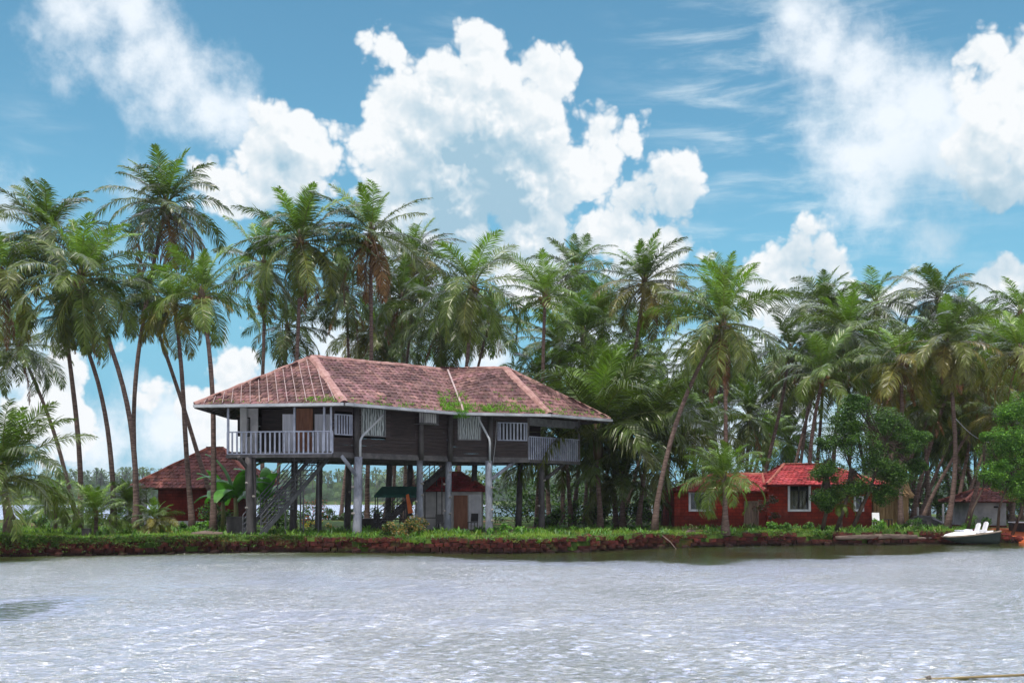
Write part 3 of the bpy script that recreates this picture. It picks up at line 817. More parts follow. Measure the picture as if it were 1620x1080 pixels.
for fr, hw, par in ((f1, w1, wA), (f2, wv, wBd)):
    mb = MB(); s0, s1, z0, z1 = hw
    for q in ((s0, s1, z0, z0 + .05), (s0, s0 + .05, z0, z1), (s1 - .05, s1, z0, z1)): wbox(mb, fr, *q, -.06, .02)
    w = mb.build('window', M_metal, par)
    mb = MB(); wbox(mb, fr, s0 + .03, s1 - .03, z0 + .03, z1, -.05, -.03); mb.build('pane', M_wavy, w)
# battened board panel and corner columns
mb = MB()
for i in range(22):
    s = lerp(S1(618), S1(655), i / 21); wbox(mb, f1, s, s + .05, z_on(f1, 640, 690), EZ, .010, .035)
mb.build('batten_panel', M_dkwood, wA)
for fr, px in ((f1, 562), (f1, 664), (f1, 710), (f2, 775)):
    mb = MB(); s = s_of(fr[0], fr[1], px); p = fr[0] + fr[1] * s + fr[2] * .10
    mb.tube([v3(p, FL), v3(p, EZ - .02)], [.14, .13], 10); mb.build('wall_column', M_postd, house, smooth=True)
# back walls
for a, b in ((Wp[4], WB[0]), (WB[0], WB[1]), (WB[1], WB[2])):
    if a is Wp[4]: continue
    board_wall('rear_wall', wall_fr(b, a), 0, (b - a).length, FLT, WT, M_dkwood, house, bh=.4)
# verandah behind the left balustrade: set-back wall
set_ = 1.7
va = Wp[0] + Vector((.35, 1.5)); vb = A2(527, 54.2)
fv = wall_fr(va, vb); SV = lambda px: s_of(fv[0], fv[1], px)
zt = lambda py, px: z_on(fv, px, py)
mb = MB(); Lv = fv[3]
wbox(mb, fv, 0, SV(408), FLT, WT, -.10, 0); vw = mb.build('verandah_wall', M_offw, house)
mb = MB(); wbox(mb, fv, SV(408), SV(447), FLT, WT, -.9, -.8); wbox(mb, fv, SV(447), Lv, FLT, WT, -.12, -.04); mb.build('verandah_wall', M_dkwood, house)
mb = MB(); wbox(mb, fv, SV(447), SV(467), FLT + .02, zt(655, 457), -.03, .02); mb.build('curtain', M_curtain, vw)
mb = MB(); wbox(mb, fv, SV(498), SV(526), FLT + .02, zt(655, 510), -.03, .02); mb.build('curtain', M_curtain, vw)
mb = MB(); wbox(mb, fv, SV(469), SV(495), FLT + .02, zt(646, 480), -.03, .03)
for i in range(5): wbox(mb, fv, lerp(SV(469), SV(495), (i + .15) / 5), lerp(SV(469), SV(495), (i + .75) / 5), FLT + .1, zt(650, 480), .03, .045)
dr = mb.build('door', M_door, house)
mb = MB(); wbox(mb, fv, SV(492) , SV(493.5), zt(690, 490), zt(683, 490), .045, .09); mb.build('handle', M_metal, dr)
grille(fv, SV(376), SV(396), zt(690, 386), zt(660, 386), 6, .03, vw, barmat=M_dark, inset=0)
# side return walls closing the rooms at the left rear
for a, b in ((WB[2], va),):
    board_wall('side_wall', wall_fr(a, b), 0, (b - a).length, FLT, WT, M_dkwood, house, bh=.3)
# left balustrade
def balustrade(name, A, B, z0, z1, nb, bw, parent, rail=.06, m_=None, lowgap=.0):
    mb = MB(); fr = wall_fr(A, B)
    wbox(mb, fr, -.02, fr[3] + .02, z1 - rail, z1, -.05, .05); wbox(mb, fr, 0, fr[3], z0, z0 + rail, -.035, .035)
    for i in range(nb + 1):
        s = fr[3] * i / nb; wbox(mb, fr, s - bw / 2, s + bw / 2, z0 + rail, z1 - rail, -.02, .02)
    return mb.build(name, m_ or M_rail, parent)
balustrade('balustrade', Wp[0], Wp[1], FLT - .14, PZ(680, 51.6), 22, .075, house)
balustrade('balustrade', Wp[3] + f3[2] * .04, Wp[4], FLT - .28, PZ(689.5, 59.3), 24, .075, house, rail=.05)
for px in (361, 466, 513, 524):
    fr = f0; mb = MB(); s = S0(px); wbox(mb, fr, s - .045, s + .045, FLT, EZ + .1, -.045, .045); mb.build('verandah_post', M_rail, house)
mb = MB(); s = S0(370); wbox(mb, f0, s - .2, s + .13, FLT + .02, EZ + .1, -1.3, -1.2); mb.build('verandah_panel', M_offw, house)
for q in (Wp[3], Wp[4]):
    mb = MB(); mb.box(q.x - .05, q.x + .05, q.y - .05, q.y + .05, FLT, EZ + .15); mb.build('balcony_post', M_beam, house)
# balcony inner walls and a pale valance under the eave
mb = MB(); wbox(mb, f3, .1, f3[3], z_on(f3, 880, 676), EZ - .05, -.04, 0); mb.build('valance', M_metal, house)
mb = MB(); ib = wall_fr(Wp[3], Wp[3] + Vector((-1.3, 4.2))); wbox(mb, ib, 0, ib[3], FLT, WT, -.05, .05); mb.build('side_wall', M_dkwood, house)
# ceiling
mb = MB(); mb.hexa([(p.x, p.y) for p in poly], EZ + .01, EZ + .05); mb.build('ceiling_panel', M_dkwood, house)
# air conditioner in its cage
acx = S1(668); 
mb = MB(); wbox(mb, f1, acx - .32, acx + .50, z_on(f1, 668, 669), z_on(f1, 668, 653), .12, .5)
ac = mb.build('air_conditioner', M_offw, house)
mb = MB(); z0, z1 = z_on(f1, 668, 671), z_on(f1, 668, 651)
for i in range(10):
    s = acx - .6 + i * .125; wbox(mb, f1, s, s + .02, z0, z1, .55, .57)
for z in (z0, z1): wbox(mb, f1, acx - .62, acx + .6, z - .02, z, .02, .58)
mb.build('cage', M_metal, ac)
# downpipes
mb_pts = [P3(606, 655, 53.3), P3(601, 662, 53.4), P3(573, 690, 52.2), P3(570, 697, 52.0), P3(570, 722, 52.0)]
pipe_line('downpipe', mb_pts, .055, M_gutter, house)
pipe_line('downpipe', [P3(757, 658, 57.2), P3(758, 664, 57.3), P3(774, 694, 57.0), P3(775, 700, 57.), P3(775, 732, 57.)], .055, M_gutter, house)
pipe_line('cable', [P3(786, 665, 58.4), P3(784, 700, 58.3), P3(779, 740, 58.2), P3(781, 760, 58.2)], .012, M_gutter, house, 5)
# support logs
def post(px, Y, r_, m_, pxt=None, stubs=()):
    r_ *= .88
    x = PX(px, Y); xt = PX(pxt or px, Y); z0 = ground_z(x, Y) - .15
    mb = MB(); n = 9; zt_ = FL + .02
    mb.tube([(lerp(x, xt, i / n), Y, lerp(z0, zt_, i / n)) for i in range(n + 1)], [r_ * (1.0 + .22 * math.exp(-i * 1.1)) * rnd.uniform(.97, 1.03) * lerp(1.05, .93, i / n) for i in range(n + 1)], 14, jit=.03)
    p = mb.build('post', m_, house, smooth=True)
    if stubs:
        for (sgn, py) in stubs:
            mb = MB(); z = PZ(py, Y); mb.tube([(x + sgn * r_ * .7, Y - r_ * .7, z), (x + sgn * (r_ + .03), Y - r_ * .9 - .03, z + .02)], [.06, .045], 8)
            mb.build('branch_stub', M_stub, p)
post(397, 52.4, .20, M_postd, 393, [(-1, 764), (1, 785), (-1, 803)])
post(402, 52.6, .12, M_postd)
post(565, 52.3, .22, M_post, 567, [(-1, 770), (-1, 812), (.5, 840)])
post(664, 56.8, .19, M_post, 664, [(1, 748), (1, 765), (-1, 793), (1, 783), (-1, 815), (1, 818)])
post(708, 58.0, .19, M_post, 710, [(1, 747), (-1, 766), (1, 786), (-1, 808), (1, 812)])
post(774, 57.6, .21, M_post, 773, [(1, 771), (1, 806), (1, 823)])
post(857, 61.0, .19, M_postd, 857, [(1, 760), (-1, 800)])
for px, Y in ((503, 59.5), (549, 61.), (613, 63.), (646, 64.3), (700, 64.), (463, 58.2), (748, 63.5), (820, 64.)): post(px, Y, .19, M_postd, px + 3, [(1, 778), (-1, 800)] if px in (549, 613) else ())
for a, b in ((P3(564, 752, 52.2), P3(541, 722, 52.0)), (P3(777, 758, 57.6), P3(812, 732, 59.3)), (P3(395, 745, 52.5), P3(378, 723, 51.9)), (P3(860, 760, 61.), P3(890, 736, 62.))):
    mb = MB(); mb.tube([a, b, b + (b - a) * .05], [.10, .09, .09], 9); mb.build('brace', M_postd if a.x < -10 or a.x > 1 else M_post, house, smooth=True)

# staircases
def staircase(base, run, width, ztop, nst, parent, m_=M_stair, rails=4, rh=.95):
    base = Vector(base); run = Vector(run); width = Vector(width); z0 = base.z
    top = base + run; top.z = ztop; st = MB()
    for w in (0, 1):
        a = base + width * (w - .5); b = top + width * (w - .5); st.bar(a + Vector((0, 0, .02)), b + Vector((0, 0, -.05)), .05, .20)
    stair = st.build('staircase', m_, parent)
    tr = MB()
    for i in range(nst):
        s = (i + .5) / nst; c_ = base + (top - base) * s
        tr.obox(c_, width * .48, run.normalized() * .14, (0, 0, .02))
    tr.build('step', m_, stair)
    for w in (0, 1):
        rl = MB(); a = base + width * (w - .5); b = top + width * (w - .5)
        for k in range(rails):
            h = rh * (k + 1) / rails; rl.bar(a + Vector((0, 0, h)), b + Vector((0, 0, h)), .035)
        for s in (0, .25, .5, .75, 1): p = a.lerp(b, s); rl.bar(p, p + Vector((0, 0, rh)), .045)
        rl.build('handrail', m_, stair)
    sp = MB()
    for s in (.35, .62, .85):
        for w in (0, 1):
            p = base.lerp(top, s) + width * (w - .5); sp.bar((p.x, p.y, ground_z(p.x, p.y) - .1), p, .06)
    sp.build('stair_post', m_, stair)
    return stair
gz = ground_z(-12.2, 52.6)
sA = staircase((-12.05, 52.7, gz), (2.55, 3.3, 0), (1.0, -.72, 0), FL + .1, 15, house)
mb = MB(); c_ = Vector((-10.85, 54.3, gz + 1.75)); 
for k in range(6): mb.obox(c_ + Vector((0, -.1, -.5 + k * .17)), Vector((.5, -.36, 0)), Vector((.02, .02, 0)), (0, 0, .035))
mb.build('landing_guard', M_stair, sA)
sB = staircase((-7.3, 61.0, ground_z(-7.3, 61)), (3.9, 1.6, 0), (-.35, .95, 0), FL + .1, 15, house, m_=M_postd)

# ------------------------------------------------------------------ palms (base px, distance, crown px, radius px, kind)
SC = 1.0
LP = [
 (890, 78, 885, 545, 92, 'normal', 'coconut palm with spreading fronds filling the gap behind the right roof slope', 0., False),
 (925, 80, 955, 500, 80, 'young', 'light green coconut palm just above the right end of the house roof', 0., False),
 (905, 68, 895, 715, 120, 'low', 'short palm with drooping dark fronds just behind the right end of the house roof', 0., False),
 (1050, 72, 1062, 680, 100, 'low', 'dark low coconut palm between the arching silvery fronds and the leaning trunk', 0., False),
 (1100, 74, 1098, 690, 88, 'low', 'low spreading palm just left of the red cottage roof', 0., False),
 (985, 67, 985, 760, 100, 'low', 'lowest ground-sweeping palm between the house and the red cottage', 0., False),
 (1180, 78, 1185, 660, 76, 'deep', 'dark drooping palm behind the left end of the red cottage roof', 0., False),
 (870, 73, 850, 600, 80, 'normal', 'mid-height coconut palm directly behind the right roof hip', 0., False),
 (213, 57, 128, 440, 128, 'normal', 'large coconut palm with full drooping crown, trunk meeting the ground left of the brick hut', 1.2, True),
 (125, 62, 75, 372, 118, 'deep', 'tall coconut palm with straight upright trunk behind the broad crown at the left', .6, True),
 (222, 66, 262, 326, 106, 'old', 'tallest coconut palm, with reddish upper trunk and brown hanging fronds against blue sky', -.8, True),
 (178, 60, 118, 500, 70, 'deep', 'coconut palm with a dark trunk curving between two others left of the brick hut', 1.0, False),
 (122, 74, 31, 548, 88, 'deep', 'thin coconut palm leaning steeply left with a small dark crown near the picture edge', .2, False),
 (-22, 60, 2, 440, 125, 'olive', 'coconut palm cut off by the left edge of the picture', 0., False),
 (337, 56, 319, 466, 98, 'young', 'slender coconut palm with a light green crown beside the left eave of the stilt house', .4, True),
 (305, 59, 276, 480, 80, 'golden', 'coconut palm with yellowing low fronds whose trunk stands in front of the brick hut', 0., False),
 (352, 68, 232, 468, 70, 'deep', 'thin coconut palm crossing diagonally behind the other trunks beside the brick hut', -.5, False),
 (464, 66, 475, 380, 122, 'normal', 'big coconut palm with wide spreading crown right above the peak of the house roof', .1, True),
 (581, 68, 588, 368, 108, 'old', 'tall coconut palm with orange-brown dead fronds hanging along its trunk above the house', 0., True),
 (416, 72, 418, 420, 92, 'normal', 'coconut palm half hidden behind the widest crown above the roof, with a straight thin trunk', 0., False),
 (430, 79, 455, 518, 78, 'deep', 'low dark-crowned coconut palm just above the left slope of the house roof', .3, False),
 (727, 70, 749, 452, 108, 'normal', 'grey-green coconut palm with upright top tuft above the middle of the roof ridge', -.2, True),
 (700, 80, 697, 505, 90, 'deep', 'coconut palm with downhanging dark fronds just behind the roof ridge', 0., False),
 (607, 86, 655, 405, 80, 'golden', 'far coconut palm between the orange-brown fronds and the grey-green crown above the roof', .5, False),
 (563, 80, 548, 458, 80, 'deep', 'coconut palm behind the roof, its trunk just left of the orange-brown dead fronds', 0., False),
 (641, 84, 636, 470, 84, 'normal', 'dark-trunked coconut palm behind the roof ridge, right of the orange-brown dead fronds', 0., False),
 (850, 70, 863, 468, 86, 'young', 'coconut palm with a pale green upright top above the right roof hip', 0., True),
 (935, 86, 910, 428, 78, 'deep', 'tall grey-green coconut palm with thin wind-blown top fronds right of the roof', .4, False),
 (905, 74, 924, 530, 95, 'young', 'bright green coconut palm with a bushy crown beyond the right end of the house roof', .3, False),
 (985, 72, 1020, 446, 98, 'golden', 'tall coconut palm with twin upright tuft and yellow-green fronds in the middle of the grove', -.3, True),
 (1035, 60, 1143, 512, 118, 'normal', 'big coconut palm on a thick trunk leaning strongly to the right beside the red cottage', -.9, True),
 (1146, 69, 1146, 462, 74, 'young', 'coconut palm with a vivid green tuft behind the big leaning palm', 0., False),
 (950, 64.5, 944, 690, 165, 'low', 'low broad coconut palm whose fronds sweep down to the ground beside the right balcony', 0., False),
 (975, 71, 962, 612, 112, 'young', 'short coconut palm with upright vivid green fronds right of the house eave', 0., False),
 (1010, 66, 1024, 705, 140, 'low', 'coconut palm with long arching silvery fronds between the house and the red cottage', 0., False),
 (1250, 86, 1300, 482, 74, 'deep', 'coconut palm with thin dark spiky fronds against the cloud above the red cottage', .4, False),
 (1318, 72, 1342, 526, 92, 'normal', 'coconut palm with a coconut-laden crown above the dark leafy tree', -.3, True),
 (1390, 90, 1386, 480, 76, 'normal', 'tall coconut palm with a wind-bent upright tuft behind the dark leafy tree', 0., False),
 (1190, 76, 1250, 555, 84, 'deep', 'coconut palm with drooping dull fronds above the left half of the red cottage roof', .6, False),
 (1275, 68, 1303, 592, 88, 'young', 'coconut palm with a bright green centre directly above the red cottage roof', -.4, True),
 (1520, 88, 1484, 472, 80, 'deep', 'tall coconut palm with an upright feathery top in the right part of the grove', .3, False),
 (1497, 64, 1497, 542, 88, 'golden', 'coconut palm with yellow-brown lower fronds on a long wavy trunk behind the beached boat', .9, True),
 (1425, 66, 1426, 572, 84, 'golden', 'coconut palm on a dark thick trunk beside the thatch-clad shed', 0., True),
 (1560, 72, 1555, 612, 80, 'golden', 'coconut palm with pale star-like fronds above the small grey hut', 0., False),
 (1650, 64, 1614, 556, 92, 'golden', 'coconut palm partly cut off by the right picture edge above the bright green tree', 0., False),
 (1600, 84, 1614, 495, 74, 'normal', 'far coconut palm whose crown tops the grove at the right edge', 0., False),
 (1385, 78, 1460, 596, 78, 'golden', 'coconut palm leaning right on a thin trunk between the thatch-clad shed and the boat', -.4, False),
 (1442, 70, 1520, 580, 70, 'golden', 'coconut palm with a slim trunk leaning right toward the small grey hut', -.5, False),
 (1148, 56.3, 1146, 757, 74, 'young', 'short young coconut palm with a stout trunk standing right in front of the red cottage', 0., False),
 (14, 47.8, 4, 752, 128, 'low', 'low broad coconut palm on the bank at the left edge with arching fronds', 0., False),
]
kindmap = {'olive': 'golden'}
for (bx, Y, cx, cy, rp, kind, lab, bend, nuts) in LP:
    rp = rp * (1.0 if cx < 420 else .95)
    palm(bx, Y, cx, cy, rp, kindmap.get(kind, kind), lab, 'coconut palms of the grove', bend, nuts, rad=.15 if Y < 80 else .14)
# background palms, farther back and partly hidden
bgp = random.Random(21)
def REGION(px):
    return 'at the left edge' if px < 200 else 'behind the stilt house roof' if px < 825 else 'between house and red cottage' if px < 1085 else 'above the red cottage' if px < 1330 else 'above the thatch-clad shed' if px < 1470 else 'above the grey hut'
ORD = ['first', 'second', 'third', 'fourth', 'fifth', 'sixth', 'seventh', 'eighth', 'ninth', 'tenth', 'eleventh', 'twelfth', 'thirteenth', 'fourteenth', 'fifteenth', 'sixteenth', 'seventeenth', 'eighteenth', 'nineteenth', 'twentieth', 'twenty-first', 'twenty-second', 'twenty-third', 'twenty-fourth', 'twenty-fifth', 'twenty-sixth', 'twenty-seventh']
def rank_labels(items, fmt):          # items: (object, px)
    reg = {}
    for o, px in items: reg.setdefault(REGION(px), []).append((px, o))
    for k_, lst in reg.items():
        for i_, (px, o) in enumerate(sorted(lst, key=lambda q: q[0])): o['label'] = fmt % (k_, ORD[i_])
BGI = []; BUI = []
BGL = 'slender coconut palm partly hidden in the dense grove behind the nearer palms'
for i in range(60):
    if i < 6: cx = bgp.uniform(585, 820); cy = bgp.uniform(500, 570)
    elif i < 14: cx = bgp.uniform(830, 1130); cy = bgp.uniform(500, 640)
    elif i < 22: cx = bgp.uniform(1110, 1400); cy = bgp.uniform(500, 600)
    elif i < 44: cx = bgp.uniform(1360, 1670); cy = bgp.uniform(500, 700)
    elif i >= 46: cx = bgp.uniform(1170, 1650); cy = bgp.uniform(570, 720)
    else: cx = bgp.uniform(-60, 100); cy = bgp.uniform(470, 520)
    Y = bgp.uniform(80, 88) if i in (44, 45) else bgp.uniform(82, 106)
    _o = palm(cx + bgp.uniform(-70, 70), Y, cx, cy, bgp.uniform(58, 78), bgp.choice(['normal', 'deep', 'golden', 'young']), BGL, 'coconut palms hidden at the back of the grove', bgp.uniform(-.4, .4)); BGI.append((_o, cx))
rank_labels(BGI, 'small far palm %s, %s from the left of the rearmost row')
# more leaning bare-looking trunks on the right, their crowns lost in the foliage above
for i, (bx, cx, cy, Y) in enumerate(((1455, 1560, 640, 76), (1405, 1478, 640, 70), (1520, 1600, 620, 80), (1560, 1480, 610, 86), (1605, 1540, 630, 90), (1470, 1448, 610, 80), (1530, 1590, 660, 68))):
    palm(bx, Y, cx, cy, 66, ['golden', 'deep', 'normal'][i % 3], ['pale-trunked palm leaning far right', 'palm leaning right', 'palm leaning right in front of others', 'palm leaning left', 'palm leaning left at the far right', 'nearly upright dark palm', 'slim palm leaning right'][i] + ', %s of the seven crossing trunks behind the boat' % ORD[[1, 0, 3, 5, 6, 2, 4][i]], 'leaning palms behind the boat', bgp.uniform(-.5, .5), rad=.13)

# small palms and rosette plants
def sapling(bx, Y, cy, rp, lab, kind='young'):
    palm(bx, Y, bx, cy, rp, kind, lab, 'young palm saplings on the bank', 0., rad=.07, name='palm_sapling')
sapling(152, 51.5, 812, 62, 'young palm with bright arching fronds behind the laterite bank between the left trunks')
sapling(245, 51.2, 822, 42, 'small yellow-green palm sapling in front of the brick hut', 'golden')
sapling(88, 56, 800, 56, 'bright young palm between the low broad palm and the straight trunk')
sapling(205, 60, 800, 48, 'young palm at the foot of the big leaning palm', 'low')
sapling(1405, 70, 760, 50, 'small palm among the trunks beside the thatch-clad shed', 'golden')
sapling(1330, 60, 795, 30, 'small palm seedling growing against the right part of the red cottage')

# ------------------------------------------------------------------ broadleaf trees and shrubs
def leaf_cloud(mb, cs, n, size, tones, r, flat_=.6):
    for k in range(n):
        c_, rad = cs[r.randrange(len(cs))]
        d = Vector((r.gauss(0, 1), r.gauss(0, 1), r.gauss(0, 1))).normalized() * rad * (r.random() ** .45)
        p = Vector(c_) + Vector((d.x, d.y, d.z * .72))
        a = Vector((r.gauss(0, 1), r.gauss(0, 1), r.gauss(0, 1) * flat_)).normalized(); b = a.cross(Vector((r.gauss(0, 1), r.gauss(0, 1), 1.5))).normalized()
        s_ = size * r.uniform(.6, 1.3); k_ = r.uniform(.7, 1.25); t = tones[r.randrange(len(tones))]
        mb.add([p - a * s_ * .5, p - b * s_ * .26, p + a * s_ * .5, p + b * s_ * .26], [(0, 1, 2, 3)], (t[0] * k_, t[1] * k_, t[2] * k_))
def leafy_tree(base, trunks, blobs, n, size, tones, lab, name='leafy_tree', seed=1, nsub=6, trad=.13):
    r = random.Random(seed)
    t = thing(name, lab, 'tree', base)
    mb = MB(); cs = []
    for (c_, rad) in blobs:
        for q in range(nsub):
            d = Vector((r.gauss(0, 1), r.gauss(0, 1), r.gauss(0, 1))).normalized() * rad * r.uniform(.1, 1.0)
            cs.append((Vector(c_) + Vector((d.x, d.y, d.z * .8)), rad * r.uniform(.26, .50)))
    for (a, b) in trunks:
        a, b = Vector(a), Vector(b); m_ = a.lerp(b, .5) + Vector((r.uniform(-.3, .3), 0, 0)); mb.tube([a, m_, b], [trad, trad * .7, trad * .4], 8)
    for (c_, rad) in cs[::2]:
        src = min((Vector(b) for a, b in trunks), key=lambda q: (q - c_).length)
        mid = src.lerp(c_, .5) + Vector((0, 0, -.15)); mb.tube([src, mid, c_], [trad * .35, trad * .2, .012], 5)
    mb.build('trunk', M_wood_tree, t, smooth=True)
    cs = cs + [(Vector(c_), rad * .95) for (c_, rad) in blobs] * max(1, nsub // 3)
    mb = MB(); mb.col(); leaf_cloud(mb, cs, n, size, tones, r); mb.build('crown', M_leaf, t)
    return t
def gp(px, Y, dz=-.1): x = PX(px, Y); return Vector((x, Y, ground_z(x, Y) + dz))
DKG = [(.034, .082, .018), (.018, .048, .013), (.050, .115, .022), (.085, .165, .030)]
BRG = [(.13, .29, .045), (.085, .22, .04), (.050, .13, .03), (.17, .34, .05)]
Yt = 59.5
leafy_tree(gp(1330, Yt), [(gp(1322, Yt), P3(1345, 740, Yt)), (gp(1345, Yt), P3(1400, 700, Yt)), (gp(1300, Yt + .5), P3(1308, 740, Yt))],
  [(P3(1345, 655, Yt), 1.2), (P3(1400, 668, Yt), 1.25), (P3(1330, 700, Yt), 1.2), (P3(1380, 725, Yt), 1.5), (P3(1440, 700, Yt), 1.0), (P3(1310, 745, Yt), 1.0), (P3(1350, 772, Yt), 1.1), (P3(1415, 752, Yt), 1.1), (P3(1355, 635, Yt), .6), (P3(1300, 785, Yt), .7), (P3(1308, 792, Yt), .7), (P3(1405, 775, Yt), .9), (P3(1340, 690, Yt), 1.3), (P3(1450, 735, Yt), .55), (P3(1462, 690, Yt), .45)],
  75000, .115, DKG, 'dense dark-green leafy tree covering the right part of the red cottage', seed=4, nsub=15)
leafy_tree(gp(1590, 62), [(gp(1578, 62), P3(1596, 760, 62)), (gp(1530, 62), P3(1556, 770, 62)), (gp(1600, 62), P3(1625, 740, 62))],
  [(P3(1600, 655, 62), 1.1), (P3(1630, 640, 62), 1.3), (P3(1590, 700, 62), 1.3), (P3(1625, 720, 62), 1.6), (P3(1570, 748, 62), 1.0), (P3(1612, 772, 62), 1.2), (P3(1655, 690, 62), 1.6), (P3(1560, 690, 62), .4), (P3(1648, 785, 62), 1.0)],
  70000, .11, BRG, 'bright green leafy tree overhanging the small grey hut at the right edge', seed=8, nsub=15, trad=.10)
leafy_tree(gp(1190, 62), [(gp(1188, 62), P3(1200, 790, 62))], [(P3(1205, 800, 62), .5), (P3(1222, 790, 62), .4), (P3(1225, 815, 62), .35)], 900, .14, [(.10, .03, .03), (.05, .06, .02)], 'reddish-leaved shrub against the cottage wall between its door and large window', name='garden_shrub', seed=3, trad=.03)
# leafy backdrop beyond the house on the left of the stilts and grove undergrowth
def bush(px, Y, wpx, hpx, n, size, tones, lab, cat='shrub', name='leafy_bush', seed=0, group=None):
    r = random.Random(seed + int(px)); b = gp(px, Y); t = thing(name, lab, cat, b, group)
    k = Y / F; cs = []
    for i in range(9): cs.append((b + Vector((r.uniform(-.5, .5) * wpx * k, r.uniform(-.4, .4) * min(1.5, wpx * k), r.uniform(.15, .8) * hpx * k)), hpx * k * r.uniform(.22, .36)))
    mb = MB(); 
    for c_, _ in cs: mb.tube([b, b.lerp(c_, .5) + Vector((0, 0, .1)), c_], [.02, .015, .006], 5)
    mb.build('stem', M_wood_tree, t)
    mb = MB(); mb.col(); leaf_cloud(mb, cs, n, size, tones, r); mb.build('leaves', M_leaf, t); return t
CRO = [(.36, .26, .09), (.10, .17, .04), (.05, .11, .03), (.30, .17, .07), (.04, .09, .03)]
bush(640, 50.9, 52, 46, 2400, .12, CRO, 'variegated green and yellow shrub on the bank in front of the stilts', seed=1)
bush(612, 51.0, 30, 26, 900, .10, DKG, 'low dark green shrub beside the variegated shrub under the house', seed=2)
bush(185, 53, 60, 24, 1600, .10, DKG + BRG, 'dark green bush at the foot of the large leaning palm', seed=3)
bush(1268, 58.6, 90, 20, 1800, .10, DKG + BRG, 'low rounded bush at the edge of the bank below the large cottage window', seed=4)
bush(1220, 60.5, 30, 20, 700, .12, BRG, 'small bright green plant below the large cottage window', seed=5)
bush(1545, 63.5, 40, 30, 1200, .11, BRG, 'bright green bush behind the seats of the beached boat', seed=6)
bush(1448, 61.5, 34, 26, 900, .11, BRG, 'leafy green bush at the foot of the dark thick palm trunk', seed=7)
bush(350, 62, 46, 60, 1500, .16, DKG + BRG, 'leafy green bush beside the brick hut', seed=8)
bush(440, 66, 50, 55, 1700, .18, DKG, 'dark bush behind the left staircase', seed=9)
bush(490, 70, 40, 50, 900, .15, [(.5, .08, .05), (.05, .12, .03), (.08, .15, .04)], 'red-flowering shrub seen between the stilts', seed=10)
bush(505, 64, 40, 18, 700, .10, [(.5, .35, .03), (.08, .18, .03)], 'low yellow-flowering plants on the lawn under the house', seed=11)
bush(252, 52.6, 34, 22, 700, .10, [(.5, .38, .04), (.12, .24, .04), (.10, .20, .03)], 'yellow-flowering plant in front of the brick hut', seed=12)
bush(1388, 63, 26, 26, 700, .12, BRG, 'green plant leaning on the thatch-clad shed', seed=13)
bush(800, 56.0, 50, 20, 1200, .12, BRG, 'leafy ground plants right of the nearest grey stilt', seed=14)
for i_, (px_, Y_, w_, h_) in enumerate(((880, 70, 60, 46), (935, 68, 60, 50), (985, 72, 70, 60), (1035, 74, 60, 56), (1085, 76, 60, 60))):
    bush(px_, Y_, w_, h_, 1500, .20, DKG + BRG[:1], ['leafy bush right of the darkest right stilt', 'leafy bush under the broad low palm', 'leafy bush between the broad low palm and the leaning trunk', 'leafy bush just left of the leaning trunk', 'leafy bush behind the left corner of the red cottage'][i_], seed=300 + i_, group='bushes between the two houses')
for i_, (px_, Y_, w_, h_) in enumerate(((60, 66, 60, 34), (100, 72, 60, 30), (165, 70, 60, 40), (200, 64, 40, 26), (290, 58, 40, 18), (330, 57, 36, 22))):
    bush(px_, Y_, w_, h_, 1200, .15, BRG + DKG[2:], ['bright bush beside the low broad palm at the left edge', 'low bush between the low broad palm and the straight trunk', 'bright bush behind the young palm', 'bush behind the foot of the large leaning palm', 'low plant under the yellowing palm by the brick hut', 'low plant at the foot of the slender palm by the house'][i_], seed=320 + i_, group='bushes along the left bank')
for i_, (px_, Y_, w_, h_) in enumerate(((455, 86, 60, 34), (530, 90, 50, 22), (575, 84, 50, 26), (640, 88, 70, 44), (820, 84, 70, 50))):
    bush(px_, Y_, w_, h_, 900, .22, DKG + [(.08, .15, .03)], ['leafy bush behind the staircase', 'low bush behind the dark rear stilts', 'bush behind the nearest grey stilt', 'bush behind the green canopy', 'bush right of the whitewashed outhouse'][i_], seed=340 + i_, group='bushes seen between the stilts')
bush(1095, 60, 26, 14, 300, .09, [(.16, .12, .07), (.10, .12, .05)], 'small dry shrub at the left corner of the red cottage', seed=15)
br = random.Random(31)
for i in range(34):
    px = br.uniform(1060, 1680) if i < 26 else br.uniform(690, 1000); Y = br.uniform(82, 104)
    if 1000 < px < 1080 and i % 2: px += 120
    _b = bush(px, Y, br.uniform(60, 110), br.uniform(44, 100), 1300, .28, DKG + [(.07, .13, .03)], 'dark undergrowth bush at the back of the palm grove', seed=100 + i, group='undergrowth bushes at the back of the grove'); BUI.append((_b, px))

rank_labels(BUI, 'dark undergrowth bush under the palms %s, %s from the left')
